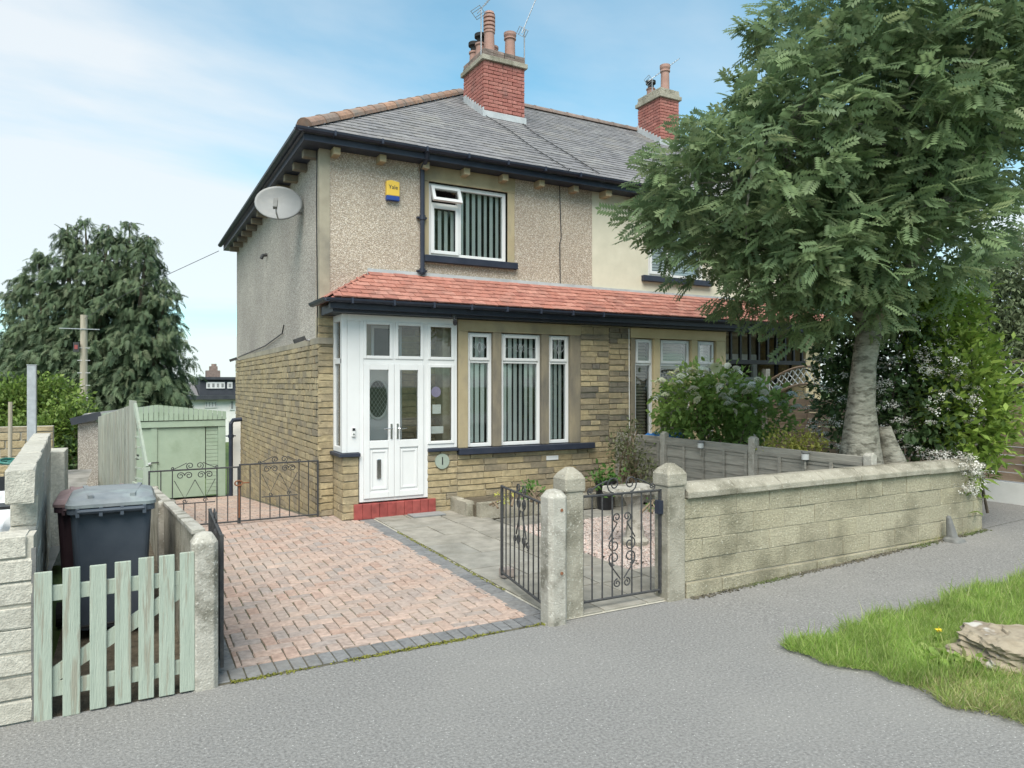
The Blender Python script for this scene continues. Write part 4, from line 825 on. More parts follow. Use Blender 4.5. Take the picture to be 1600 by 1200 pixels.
one('mount', 'iron', t, 4.27, 4.33, 9.72, 9.78, 2.96, 3.03); MB().tube([(4.3, 9.74, 2.98), (4.3, 9.72, 2.9), (4.28, 9.66, 2.88)], .02, 8).build('arm', 'iron', t); MB().tube([(4.3, 9.7, 2.88), (4.25, 9.58, 2.84)], .032, 10).build('lens_body', 'black', t)
t = T('doorbell', 'white and black video doorbell beside the porch door', 'doorbell', (2.84, G, 1.25))
one('housing', 'upvc', t, 2.815, 2.865, G-.025, G+.004, 1.2, 1.33, bevel=.006); one('camera_window', 'black', t, 2.82, 2.86, G-.029, G-.024, 1.285, 1.322); MB().tube([(2.84, G-.03, 1.235), (2.84, G-.024, 1.235)], .013, 12).build('button', 'chrome', t)
t = T('house_number_plaque', 'round green plaque with the house number one', 'plaque', (4.2, G, .7))
mb = MB(); mb.tube([(4.2, G-.03, .78), (4.2, G-.004, .78)], .115, 28); o = mb.build('disc', 'plaque', t)
text('numeral', '1', .17, (4.2, G-.032, .78), (R(90), 0, 0), 'black', t)
# things in the porch window
tag(MB().tube([(4.12, G+.034, 1.83), (4.12, G+.031, 1.83)], .08, 20).build('oval_sticker', 'purple'), 'purple oval sticker inside the porch side window', 'sticker')
tag(one('card', 'paper', None, 4.06, 4.2, G+.031, G+.034, 1.5, 1.64), 'small white card showing in the porch side window', 'card')
t = T('hanging_sign', 'white paper sign hung on string in the porch side window', 'sign', (4.14, G+.03, 1.2))
one('board', 'paper', t, 4.04, 4.24, G+.031, G+.035, 1.2, 1.31); MB().tube([(4.06, G+.033, 1.31), (4.14, G+.033, 1.43), (4.22, G+.033, 1.31)], .003, 4).build('string', 'dry', t)
def lamp(loc, lab):
    t = T('wall_light', lab, 'light', loc, 'floodlights on the side wall'); x, y, z = loc
    MB().tube([(x, y, z), (x-.05, y, z), (x-.1, y-.02, z+.02)], .018, 6).build('arm', 'galv', t)
    MB().obox((x-.17, y-.02, z), (.08, 0, .03), (0, .05, 0), (.012, 0, -.03)).build('lamp_head', 'iron', t)
lamp((XL-.02, 18.6, 2.55), 'small floodlight at the far end of the side wall'); lamp((XL-.02, 11.0, 2.62), 'small floodlight near the front corner of the side wall')
tag(MB().tube([(XL-.01, 14.9, 4.55), (XL-.09, 14.9, 4.53), (XL-.12, 14.9, 4.46)], .035, 8).build('vent_outlet', 'iron'), 'small dark vent outlet high on the side wall', 'vent')
tag(one('vent_grille', 'upvc', None, 6.05, 6.28, G-.012, G+.01, .70, .77), 'pale air vent set in stonework below the bay window', 'vent')
tag(one('doormat', 'dish', None, 3.62, 4.12, 9.62, 9.88, .028, .045), 'flat grey metal boot grid beside the red step', 'mat')

# ================================================================ BOUNDARIES AND GARDEN
# ---- front wall of concrete blocks
fw = T('garden_wall', 'weathered beige concrete block wall with sloped coping along the pavement', 'wall', (6.9, 5.03, 0))
it = [(((a+b)/2, 5.03+random.uniform(-.003, .003), (c+d)/2), (b-a, .2, d-c), 'block', None) for a, b, c, d in courses(4.46, 9.28, .145, .905, (), .19, half=.44, j=.005)]
it += [(((a+b)/2, 5.02, (c+d)/2), (b-a, .24, d-c), 'block', None) for a, b, c, d in courses(4.46, 9.28, -.1, .14, (), .24, half=.44, j=.009)]
pieces('block', it, fw, (.008, .02, .018, .9), 8)
one('mortar_core', 'concrete_old', fw, 4.47, 9.27, 4.936, 5.12, -.1, .9)
x = 4.47; k = 0
while x < 9.25:
    b = min(x+.61, 9.3); dz = random.uniform(-.004, .004)
    MB().prism([(x+.003, 4.885, .908+dz), (x+.003, 4.885, .965+dz), (x+.003, 4.99, 1.035+dz), (x+.003, 5.12, 1.03+dz), (x+.003, 5.17, .96+dz), (x+.003, 5.17, .908+dz)], (b-x-.006, 0, 0)).build('coping_stone', 'concrete_old', fw, bevel=.008); x = b; k += 1
# splashed mortar and lichen where the wall meets the asphalt
n = 1500; ax = 4.5+rng.random(n)*4.8; pz = np.array([gz(q) for q in ax])
foliage('wall_foot_grit', np.stack([ax, 4.895-np.abs(rng.normal(0, .035, n)), pz+.003], 1), rng.normal(0, 1, (n, 3))*np.array([1, 1, .15]), gt, (.008, .03), 'sand', None, kind='stuff')
# ---- posts
def gatepost(name, lab, x, y, wd, h, m, cap=True, cham=.0):
    t = T(name, lab, 'gatepost', (x, y, 0), 'concrete gateposts along the pavement'); c = cham
    def ring(r, z, ch): return [(x+a*r+0, y+b*r, z) for a, b in ((-1+ch, -1), (1-ch, -1), (1, -1+ch), (1, 1-ch), (1-ch, 1), (-1+ch, 1), (-1, 1-ch), (-1, -1+ch))]
    r = wd/2
    if cap:
        MB().loft([ring(r*1.02, -.2, .1), ring(r, .3, .1), ring(r, h-.17, .1)]).build('shaft', m, t, bevel=.006)
        MB().loft([ring(r*1.1, h-.168, .1), ring(r*1.13, h-.15, .1), ring(r*1.13, h-.06, .1), ring(r*.9, h-.02, .2), ring(r*.3, h+.03, .3)]).build('cap', m, t, bevel=.006)
    else:
        MB().loft([ring(r, -.2, .35), ring(r, h-.05, .35), ring(r*.62, h, .4), ring(r*.2, h+.012, .4)]).build('shaft', m, t, bevel=.006)
    return t
gatepost('gatepost', 'capped concrete gatepost next to the pale eight-sided driveway post', 3.28, 5.03, .18, 1.22, 'concrete_old')
gatepost('gatepost', 'capped concrete gatepost at the left end of the block wall', 4.35, 5.0, .2, 1.2, 'concrete_old')
t = gatepost('gatepost', 'pale eight-sided concrete post at the right of the driveway entrance', 3.07, 4.94, .18, 1.08, 'concrete', False)
for z in (.42, .93): MB().tube([(3.09, 4.851, z), (3.09, 4.843, z)], .013, 8).build('bolt', 'rust', t)
gatepost('gatepost', 'lichen-spotted concrete post between the picket gate and the driveway', .44, 4.98, .16, .985, 'concrete', False)

# ---- wrought iron gates
def gate(lab, o, d, wd, h, z0, nb_, style, grp=None, m='iron', slope=0):
    o = Vector(o); d = Vector(d).normalized(); nrm = Vector((-d.y, d.x, 0))
    t = T('iron_gate', lab, 'gate', o, 'black wrought iron gates')
    def P(s, z): return o+d*s+Vector((0, 0, z0+z))
    for nm, pts, r in (('top_rail', [(0, h), (wd, h)], .012), ('bottom_rail', [(0, .03), (wd, .03)], .012)): MB().tube([P(*p) for p in pts], r, 6).build(nm, m, t)
    for s in (0, wd): MB().beam(P(s, 0), P(s, h+.01), .024, .024, nrm).build('end_bar', m, t)
    sp = wd/(nb_+1)
    for k in range(nb_):
        s = sp*(k+1); z1 = h; z0_ = .03
        if style == 'side' and wd*.27 < s < wd*.73: z1 = h*.42
        MB().tube([P(s, z0_), P(s, z1)], .0075, 5).build('bar', m, t)
    def scroll(c, r, tu, a0, sg): MB().tube([P(*q) for q in spiral(c, r, tu, a0, sg)], .0065, 5).build('scroll', m, t)
    c = wd/2
    if style == 'pedestrian':
        for s in (-1, 1):
            scroll((c+s*.085, h*.52), .062, 1.4, math.pi/2, -s); scroll((c+s*.085, h*.40), .062, 1.4, -math.pi/2, s); scroll((c+s*.055, h*.78), .045, 1.3, -math.pi/2, s); scroll((c+s*.05, h*.16), .04, 1.3, math.pi/2, -s)
            MB().tube([P(c+s*.05, h*.73), P(c+s*.14, h*.58)], .0065, 5).build('scroll', m, t); MB().tube([P(c+s*.14, h*.36), P(c+s*.02, h*.2)], .0065, 5).build('scroll', m, t)
            scroll((c+s*.09, h+.085), .075, 1.3, -math.pi/2, s); scroll((c+s*.33, h+.04), .035, 1.2, -math.pi/2, s); MB().tube([P(c+s*.16, h+.12), P(c+s*.25, h+.09), P(c+s*.36, h+.03)], .0065, 5).build('scroll', m, t)
    elif style == 'side':
        a, b = wd*.27, wd*.73; MB().tube([P(a, h*.42), P(b, h*.42)], .008, 5).build('mid_rail', m, t)
        for s in (-1, 1):
            q = c+s*(b-a)/4
            MB().tube([P(q-(b-a)/4, h*.82), P(q, h*.5), P(q+(b-a)/4, h*.82)], .0055, 5).build('scroll', m, t)
            scroll((q-.05, h*.9), .05, 1.4, 0, 1); scroll((q+.05, h*.9), .05, 1.4, math.pi, -1); scroll((q, h*.46), .03, 1.2, 0, s)
            scroll((c+s*.06, h+.05), .05, 1.4, -math.pi/2, s); MB().tube([P(c+s*.1, h+.09), P(c+s*.2, h+.04), P(c+s*.27, h+.01)], .0055, 5).build('scroll', m, t); scroll((c+s*.27, h+.025), .02, 1.1, -math.pi/2, s)
    else:
        for s in (-1, 1):
            scroll((c+s*.07, h+.045), .05, 1.4, -math.pi/2, s); scroll((c+s*.06, h-.09), .055, 1.4, math.pi/2, -s); scroll((c+s*.06, h*.52), .05, 1.4, -math.pi/2, s); scroll((c+s*.16, h*.5), .04, 1.3, -math.pi/2, s)
            MB().tube([P(c+s*.02, h-.15), P(c+s*.13, h*.56)], .007, 5).build('scroll', m, t)
    return t
g = gate('black scrolled pedestrian gate between the two capped posts', (3.40, 5.02, 0), (1, -.02, 0), .84, .93, .06, 7, 'pedestrian')
one('latch', 'navy', g, 4.2, 4.26, 4.97, 5.03, .78, .9)
gate('open driveway gate leaf swung back beside the pale eight-sided post', (3.06, 5.08, 0), (.155, 1, 0), 1.08, .87, .08, 8, 'drive')
gate('open driveway gate leaf seen edge on beside the lichen-spotted post', (.555, 5.06, 0), (.03, 1, 0), 1.1, .87, .07, 8, 'drive')
a = gate('closed side gate leaf in front of the green garage', (.26, 10.45, 0), (1, .0, 0), 1.1, .78, .02, 7, 'side')
b = gate('closed side gate leaf against the stone house corner', (1.38, 10.45, 0), (1, 0, 0), 1.07, .81, .02, 7, 'side')
MB().tube([(1.37, 10.44, .1), (1.37, 10.44, .62)], .012, 6).build('drop_bolt', 'rust', a); MB().tube([tuple(Vector((1.36, 10.42, .58))+Vector((.05*math.cos(q), 0, .035*math.sin(q)))) for q in np.linspace(0, 6.3, 14)]+[(1.5, 10.42, .58)], .01, 6).build('latch', 'rust', a)
tag(MB().box(3.27, 3.40, 6.2, 6.3, .028, .115).build('loose_brick', 'paver', None, bevel=.006), 'loose red brick propping the open driveway gate', 'brick')

# ---- concrete panel wall beside the bins
pw = T('concrete_panel_wall', 'grey concrete post and panel wall between bins and driveway', 'wall', (.36, 7.7, 0))
def wl(y): return .385-.0229*(y-5), .97-.0733*(y-5)
for y0_, y1_ in ((5.07, 7.74), (7.9, 10.4)):
    (xa, za), (xb, zb) = wl(y0_), wl(y1_)
    MB().prism([(xa, y0_, -.2), (xa, y0_, za), (xb, y1_, zb), (xb, y1_, -.2)], (.06, 0, 0)).build('panel', 'concrete_old', pw, bevel=.006)
    MB().prism([(xa-.012, y0_, za), (xa-.012, y0_, za+.035), (xb-.012, y1_, zb+.035), (xb-.012, y1_, zb)], (.084, 0, 0)).build('coping', 'concrete', pw, bevel=.006)
for y_ in (7.82, 10.46):
    xa, za = wl(y_); MB().box(xa-.05, xa+.11, y_-.07, y_+.07, -.3, za+.03).build('post', 'concrete', pw, bevel=.02)
# ---- left hand block walls
lw = T('broken_block_wall', 'stepped pale concrete brick wall left of the green picket gate', 'wall', (-1.2, 5.0, 0))
it = []
for r in range(8):
    z = r*.135; xr = -.47 if r < 7 else -.5
    for a, b, c, d in courses(-3.6, xr, z, z+.135, (), .135, half=.44, j=.014): it.append((((a+b)/2, 5.03, (c+d)/2), (b-a, .2, d-c), 'block_light', None))
pieces('block', it, lw, (.012, .03, .05, .9), 6)
one('mortar_core', 'joint', lw, -3.6, -.475, 4.945, 5.12, -.1, 1.07)
t = T('block_side_wall', 'tall pale concrete block wall running back beside the bins', 'wall', (-.6, 7, 0))
dd = Vector((-.22, 3.8, 0)).normalized(); nn = Vector((dd.y, -dd.x, 0)); ang = math.atan2(-dd.x, dd.y); it = []; Rz = Matrix.Rotation(ang, 3, 'Z')
for r in range(7):
    for a, b, c, d in courses(0 if r else .0, 3.85, r*.205, r*.205+.205, (), .205, half=.44, j=.008):
        if r == 5 and a < .1: continue
        p = Vector((-.565, 5.14, 0))+dd*((a+b)/2); it.append(((p.x, p.y, (c+d)/2), (.15, b-a, d-c), 'block_light', Rz))
pieces('block', it, t, (.04, .012, .03, .9), 6)
MB().obox((-.7, 9.35, .6), (.11, 0, 0), (0, .25, 0), (0, 0, .62)).build('end_pier', 'block_light', t, bevel=.01)
# ---- picket gate
pg = T('picket_gate', 'peeling pale green picket gate in front of the bins', 'gate', (-.05, 4.93, 0))
for k, (pxx, zt, zb) in enumerate(((-.425, .862, -.005), (-.285, .875, .0), (-.15, .868, .01), (-.02, .875, .012), (.105, .88, .015), (.22, .885, .01), (.335, .89, .012))):
    MB().box(pxx-.044+random.uniform(-.003, .003), pxx+.044, 4.905, 4.925, zb, zt+random.uniform(-.006, .006)).build('picket', 'greenwood', pg, bevel=.004)
one('rail', 'greenwood', pg, -.42, .34, 4.927, 4.952, .68, .77, bevel=.004); one('rail', 'greenwood', pg, -.42, .34, 4.927, 4.952, .12, .21, bevel=.004)
MB().beam((-.40, 4.94, .23), (.32, 4.94, .66), .024, .085, (0, 0, 1)).build('brace', 'greenwood', pg)
tag(one('gate_upright', 'cone', None, -.485, -.462, 4.93, 4.97, 0, 1.0), 'thin dark upright at the hinge side of the picket gate', 'post')
# ---- wheelie bins
def rr(cx, cy, w_, d_, z, r=.05, n=4):
    pts = []
    for sx, sy, a0 in ((1, 1, 0), (-1, 1, 90), (-1, -1, 180), (1, -1, 270)):
        for k in range(n+1): a = R(a0+90*k/n); pts.append((cx+sx*(w_/2-r)+r*math.cos(a), cy+sy*(d_/2-r)+r*math.sin(a), z))
    return pts
def bin_(x, y, lab, mb_, ml, rz=0, z0=0):
    t = T('wheelie_bin', lab, 'wheelie bin', (x, y, z0), 'bins behind the picket gate'); 
    MB().loft([rr(x, y+.04, .46, .5, z0+.06), rr(x, y+.02, .5, .58, z0+.5), rr(x, y, .545, .66, z0+.98)]).build('body', mb_, t, smooth=False)
    MB().loft([rr(x, y, .545, .66, z0+.965), rr(x, y, .59, .72, z0+.975, .06), rr(x, y, .59, .72, z0+1.015, .06), rr(x, y, .575, .7, z0+1.02, .06)]).build('rim', mb_, t)
    MB().loft([rr(x, y+.01, .61, .76, z0+1.021, .07), rr(x, y+.01, .61, .76, z0+1.045, .07), rr(x, y+.02, .57, .68, z0+1.075, .08), rr(x, y+.04, .4, .5, z0+1.105, .09), rr(x, y+.05, .3, .36, z0+1.108, .09)]).build('lid', ml, t, smooth=False)
    for s in (-1, 1): MB().beam((x+s*.14, y-.30, z0+1.09), (x+s*.2, y+.3, z0+1.095), .035, .03).build('lid_rib', ml, t)
    mb = MB(); mb.tube([(x-.22, y-.40, z0+1.0), (x+.22, y-.40, z0+1.0)], .016, 8)
    for q in (-.22, -.07, .07, .22): mb.box(x+q-.012, x+q+.012, y-.41, y-.33, z0+.96, z0+1.02)
    mb.build('handle_bar', mb_, t)
    for s in (-1, 1):
        mb = MB(); mb.tube([(x+s*.22, y-.24, z0+.1), (x+s*.28, y-.24, z0+.1)], .1, 18); mb.build('wheel', 'rubber', t)
    MB().tube([(x-.25, y-.24, z0+.1), (x+.25, y-.24, z0+.1)], .012, 6).build('axle', 'rubber', t)
    return t
bin_(-.10, 6.55, 'dark blue-grey wheelie bin with weathered lid behind the picket gate', 'bin', 'bin_lid')
bin_(-.24, 7.35, 'maroon wheelie bin half hidden behind the blue-grey bin', 'bin_brown', 'bin_brown_lid', z0=-.1)
# ---- green boarded fence and trellis in front of the garage
gf = T('boarded_fence', 'faded green upright boarded fence running back to the garage', 'fence', (-.2, 13, 0))
A0, A1 = Vector((.1, 10.95, 0)), Vector((-.5, 16.6, 0)); D = (A1-A0); Ln = D.length; D.normalize(); s = 0; k = 0
while s < Ln:
    p = A0+D*s; zt = 1.68-.07*s if s > .5 else 1.72; wd = .15 if s < .5 else .12
    MB().obox((p.x, p.y, (zt-1)/2+.0), D*wd/2, Vector((D.y, -D.x, 0))*.011, (0, 0, (zt+1)/2)).build('board', 'greenwood2', gf); s += .16 if s < .5 else (.24 if k % 3 else .3); k += 1
for z in (.25, .95, 1.4): MB().beam((A0.x+.03, A0.y, z), (A1.x+.03, A1.y, z-.3), .04, .07).build('rail', 'greenwood2', gf)
tr = T('trellis', 'pale green trellis wing sloping down to the panel wall', 'trellis', (.17, 10.6, 0))
MB().beam((.1, 10.9, 1.68), (.23, 10.48, .86), .03, .06).build('sloping_rail', 'greenwood', tr); one('post', 'greenwood', tr, .19, .27, 10.44, 10.5, .4, .86); MB().beam((.08, 10.92, .6), (.24, 10.48, .55), .03, .06).build('bottom_rail', 'greenwood', tr)
for q in range(5): zq = .68+q*.14; f_ = min(1, max(0, (1.68-zq)/.82)); MB().beam((.1, 10.9, zq), (.1+.13*f_, 10.9-.42*f_, zq), .012, .025).build('lath', 'greenwood', tr)
# ---- garage
ga = T('garage', 'pale green double-door garage with shallow boarded gable', 'garage', (.6, 18.4, -.7)); Y = 18.4; ZB = -.75
MB().box(-.95, -.55, Y, Y+.15, ZB, 1.13).box(-.95, -.8, Y+.15, Y+5, ZB, 1.13).box(1.98, 2.12, Y+.15, Y+5, ZB, 1.13).box(-.8, 1.98, Y+4.9, Y+5, ZB, 1.13).build('side_wall', 'dash_grey_shade', ga)
d1 = one('door', 'garage', ga, -.54, .55, Y+.02, Y+.07, ZB+.03, .93); d2 = one('door', 'garage', ga, .56, 1.65, Y+.02, Y+.07, ZB+.03, .93)
one('cover_strip', 'garage', d1, .5, .62, Y-.005, Y+.02, ZB+.03, .93); MB().tube([(.42, Y, .1), (.42, Y-.03, .1), (.5, Y-.04, .11)], .03, 8).build('lock', 'galv', d1); one('hasp', 'iron', d1, .5, .66, Y-.015, Y-.004, .12, .14)
q = ZB+.05
while q < .92: one('cladding_board', 'garage', ga, 1.67, 1.93, Y+.03, Y+.06, q, min(q+.083, .93)); q += .09
one('door_post', 'garage', ga, 1.935, 2.1, Y-.01, Y+.1, ZB, .96); one('head_board', 'garage', ga, -.55, 2.1, Y-.03, Y+.05, .94, 1.08)
def gtop(x): return 1.47-abs(x-.6)*(.17 if x < .6 else .12)
x = -.6
while x < 2.1: b = min(x+.105, 2.12); MB().prism([(x, Y-.05, 1.1), (x, Y-.05, gtop(x)), (b-.01, Y-.05, gtop(b)), (b-.01, Y-.05, 1.1)], (0, .03, 0)).build('gable_board', 'garage', ga); x = b
MB().prism([(-1.05, Y-.01, 1.06), (.6, Y-.01, 1.26), (2.12, Y-.01, 1.1), (2.12, Y-.01, 1.14), (.6, Y-.01, 1.3), (-1.05, Y-.01, 1.11)], (0, 5.2, 0)).build('roof', 'cone', ga)
MB().beam((-1.08, Y-.12, 1.12), (-.5, Y-.12, 1.26), .04, .16).build('barge_board', 'dormer', ga)
pipe('drainpipe', [(2.2, Y-.2, ZB), (2.2, Y-.2, 1.0), (2.25, Y-.2, 1.08), (2.45, Y-.2, 1.1)], .05, house, 'navy', [(2.2, Y-.2, .7)])
tag(one('lean_to_wall', 'white', None, 2.2, 2.47, 18.5, 18.6, -1.0, 1.05), 'narrow whitewashed wall between garage and house', 'wall')

# ---- grey garden fence with concrete posts
gfz = T('panel_fence', 'grey weathered panel fence with concrete posts between the two gardens', 'fence', (7.5, 7.5, 0))
for y_, zt in ((8.75, 1.2), (6.92, 1.24), (5.2, 1.16)): MB().prism([(7.45, y_-.055, 0), (7.45, y_-.055, zt-.03), (7.5, y_-.055, zt), (7.55, y_-.055, zt-.03), (7.55, y_-.055, 0)], (0, .11, 0)).build('post', 'concrete', gfz, bevel=.008)
for y0_, y1_ in ((5.27, 6.85), (6.99, 8.68), (8.82, 9.95)):
    z = .02
    while z < .98: MB().obox((7.48, (y0_+y1_)/2, z+.07), (.008, 0, .004), (0, (y1_-y0_)/2, 0), (.006, 0, .075)).build('board', 'greyfence', gfz); z += .135
    one('top_rail', 'greyfence', gfz, 7.455, 7.53, y0_, y1_, 1.0, 1.045)
    nb_ = 4 if y1_-y0_ > 1.3 else 3
    for k in range(nb_+1): yy = y0_+.02+(y1_-y0_-.04)*k/nb_; one('batten', 'greyfence', gfz, 7.44, 7.465, yy-.02, yy+.02, .02, 1.0)
def solar(x, y, z, lab):
    t = T('solar_lamp', lab, 'lamp', (x, y, z-.15), 'solar lamps on the grey fence'); MB().tube([(x, y, z-.02), (x, y, z+.05)], .045, 14).build('lamp_body', 'solar', t); MB().lathe((x, y, z+.05), [(.03, 0), (.05, .01), (.045, .03), (.01, .035)], 12).build('solar_cap', 'cone', t); MB().tube([(x, y, z-.14), (x, y, z-.02)], .014, 6).build('stem', 'greyfence', t)
solar(7.42, 7.85, 1.03, 'small round solar lamp on the fence, nearer the house'); solar(7.42, 6.02, 1.03, 'small round solar lamp on the fence, nearer the tree')
# blue sheet lying over the neighbour's box
t = T('storage_box', 'dark box behind the fence carrying a crumpled blue sheet', 'box', (7.85, 9.1, .1)); one('carcass', 'cone', t, 7.58, 8.2, 8.85, 9.4, .08, 1.05)
mb = MB(); nx, ny = 12, 8; vs = [(7.55+.7*i/nx, 8.8+.65*j/ny, 1.07+.08*random.random()*(1 if 0 < i < nx and 0 < j < ny else .2)) for j in range(ny+1) for i in range(nx+1)]
mb.add(vs, [(j*(nx+1)+i, j*(nx+1)+i+1, (j+1)*(nx+1)+i+1, (j+1)*(nx+1)+i) for j in range(ny) for i in range(nx)]); tag(mb.build('blue_sheet', 'tarp'), 'crumpled bright blue plastic sheet behind the fence', 'plastic sheet')
# ---- brown fence with arched trellis tops at the far right
bf = T('trellis_fence', 'brown horizontal board fence with arched white trellis top', 'fence', (11.2, 7.5, .3))
for y0_, y1_ in ((8.15, 9.95), (6.3, 8.1), (4.4, 6.25)):
    for k in range(9): z = .55+k*.125; MB().obox((11.2+(.012 if k % 2 else 0), (y0_+y1_)/2, z+.06), (.009, 0, 0), (0, (y1_-y0_)/2, 0), (0, 0, .057)).build('board', 'brownfence', bf)
    for yy in (y0_+.03, (y0_+y1_)/2, y1_-.03): one('batten', 'brownfence', bf, 11.165, 11.185, yy-.025, yy+.025, .55, 1.68)
    ar = lambda f: 1.70+.28*math.sin(math.pi*f); MB().tube([(11.19, y0_+(y1_-y0_)*f, ar(f)-.03) for f in np.linspace(0, 1, 13)], .025, 6).build('arch_rail', 'brownfence', bf); MB().tube([(11.19, y0_+(y1_-y0_)*f, ar(f)+.3) for f in np.linspace(0, 1, 13)], .025, 6).build('arch_rail', 'brownfence', bf)
    for k in range(14):
        f = (k+.5)/14; yy = y0_+(y1_-y0_)*f
        for s in (-1, 1):
            f2 = min(1, max(0, f+s*.14)); MB().beam((11.19+.006*s, yy, ar(f)-.02), (11.19+.006*s, y0_+(y1_-y0_)*f2, ar(f2)+.28), .008, .02, (1, 0, 0)).build('lath', 'white', bf)
    one('post', 'concrete', bf, 11.13, 11.25, y0_-.05, y0_+.03, .2, 2.0); one('gravel_board', 'white', bf, 11.17, 11.22, y0_+.03, y1_-.02, .2, .53)
one('post', 'concrete', bf, 11.13, 11.25, 9.96, 10.06, .2, 2.25)
tag(MB().box(10.4, 26, 4.55, 4.66, .1, .3).build('kerb', 'kerb', None, bevel=.01), kind='structure')
# ---- small garden things
t = T('stone_pedestal', 'white stone pedestal carrying a flat stone slab, behind the pedestrian gate', 'pedestal', (5.4, 6.86, 0))
MB().lathe((5.42, 6.86, 0), [(.17, 0), (.17, .06), (.12, .1), (.09, .3), (.1, .5), (.14, .58), (.15, .62)], 10).build('column', 'concrete', t)
mb = MB().loft([rr(5.36, 6.86, .56, .36, .625, .04), rr(5.36, 6.86, .6, .4, .66, .05), rr(5.36, 6.86, .58, .38, .715, .05)]); mb.v = [(a+random.uniform(-.012, .012), b+random.uniform(-.012, .012), c) for a, b, c in mb.v]; mb.build('slab_top', 'concrete', t)
t = T('flower_pot', 'black plastic plant pot at the end of the raised bed', 'plant pot', (6.5, 8.95, .02)); MB().lathe((6.5, 8.95, .02), [(.12, 0), (.16, .4), (.175, .41), (.175, .45), (.15, .45), (.14, .4)], 16).build('pot', 'black', t)
pp_ = np.array((6.5, 8.95, .5))+rng.normal(0, 1, (160, 3))*np.array((.12, .12, .1)); foliage('foliage', pp_, rng.normal(0, 1, (160, 3))+np.array((0, 0, .6)), leaf_broad(), (.05, .1), 'herb', t)
tag(MB().loft([rr(8.42, 4.78, .2, .2, gz(8.4)+.0, .04), rr(8.42, 4.78, .18, .18, gz(8.4)+.03, .04), rr(8.42, 4.8, .11, .11, gz(8.4)+.05, .04), rr(8.40, 4.83, .05, .05, gz(8.4)+.27, .02), rr(8.40, 4.83, .03, .03, gz(8.4)+.29, .012)]).build('cone_marker', 'cone'), 'small weathered grey cone standing against the block wall', 'cone')
bm = bmesh.new(); bmesh.ops.create_icosphere(bm, subdivisions=5, radius=1)
for v in bm.verts:
    n_ = v.co.copy(); v.co *= 1+.16*math.sin(n_.x*5+1)*math.cos(n_.y*4)+.1*math.sin(n_.z*7+n_.x*3)+.05*math.sin(n_.x*17+n_.z*9)*math.sin(n_.y*15)+.03*math.sin(n_.z*31+n_.x*23)+random.uniform(-.008, .008); v.co.z = min(v.co.z, .78+.1*n_.y); v.co.x *= .42; v.co.y *= .27; v.co.z *= .17
    v.co.z += .1*v.co.x
me = bpy.data.meshes.new('rock'); bm.to_mesh(me); bm.free(); me.materials.append(M['rock']); o = bpy.data.objects.new('rock', me); link(o, None, (5.45, 2.62, .1)); o.location = (5.42, 2.6, .12); o.rotation_euler = (0, R(6), R(-38)); tag(o, 'large pale rock half buried at the edge of the grass verge', 'rock')
t = T('dandelion', 'single yellow dandelion in the grass verge', 'flower', (5.16, 3.04, .05)); MB().tube([(5.16, 3.04, .03), (5.16, 3.04, .17)], .003, 5).build('stem', 'grass', t); pp_ = np.tile(np.array((5.16, 3.04, .172)), (34, 1)); foliage('petals', pp_, rng.normal(0, 1, (34, 3))*np.array((1, 1, .25)), leaf_simple(1, .3), (.02, .03), 'yellow', t)
# ---- left yard
def wx_(pxx, y): u = (pxx-800)/FPX; return y*(u*CS+SN)/(CS-u*SN)
t = T('steel_post', 'thick grey galvanised post standing in the left yard', 'post', (wx_(50, 11), 11, .2)); xq = wx_(50, 11); MB().box(xq-.05, xq+.05, 10.95, 11.05, .2, 2.19).build('shaft', 'galv', t, bevel=.008); one('cap', 'galv', t, xq-.054, xq+.054, 10.946, 11.054, 2.19, 2.2)
tag(MB().tube([(wx_(15, 13), 13, .2), (wx_(15, 13)+.01, 13, 1.68)], .028, 8).build('rusty_post', 'pole'), 'thin brown post left of the thick galvanised post', 'post')
sw = T('sandstone_wall', 'coursed sandstone wall at the back of the left yard', 'wall', (-3, 16, .2)); it = stones(courses(-6, -1.22, -.3, 1.16, (), .15, .3, .6, j=.02), 16.0, sw)
one('mortar_core', 'joint', sw, -6, -1.23, 16.02, 16.25, -.3, 1.15); pieces('stone', it, sw, (.02, .1, .06, .8), 6)
def crumple(name, x0, x1, y0, y1, zf, m, lab, n=26):
    mb = MB(); rg = np.random.default_rng(5); vs = []
    for j in range(n+1):
        for i in range(n+1): x = x0+(x1-x0)*i/n; y = y0+(y1-y0)*j/n; vs.append((x, y, zf(x, y)+rg.uniform(-.03, .05)))
    mb.add(vs, [(j*(n+1)+i, j*(n+1)+i+1, (j+1)*(n+1)+i+1, (j+1)*(n+1)+i) for j in range(n) for i in range(n)]); return tag(mb.build(name, m), lab, 'plastic sheet')
crumple('plastic_sheet', -2.6, -.85, 7.6, 10.9, lambda x, y: .27+.5*math.exp(-((x+1.4)**2+(y-9.9)**2)/1.3)+.04*math.sin(x*7)*math.cos(y*5), 'sheet', 'crumpled white plastic sheeting heaped in the left yard')
t = T('folding_chair', 'dark folding chair at the left edge of the picture', 'chair', (-1.0, 9, .3))
ch = Vector((wx_(34, 8.6), 8.6, .42))
for s in (0, .34):
    MB().tube([ch+Vector((s-.36, 0, 0)), ch+Vector((s-.3, .1, .6))], .014, 6).build('leg', 'iron', t); MB().tube([ch+Vector((s-.32, .3, 0)), ch+Vector((s-.36, -.02, .34))], .014, 6).build('leg', 'iron', t)
MB().obox(ch+Vector((-.16, .12, .3)), (.16, 0, 0), (0, .14, 0), (0, 0, .015)).build('seat', 'black', t); MB().obox(ch+Vector((-.14, .1, .53)), (.16, 0, 0), (0, .012, .0), (0, .01, .07)).build('backrest', 'black', t)
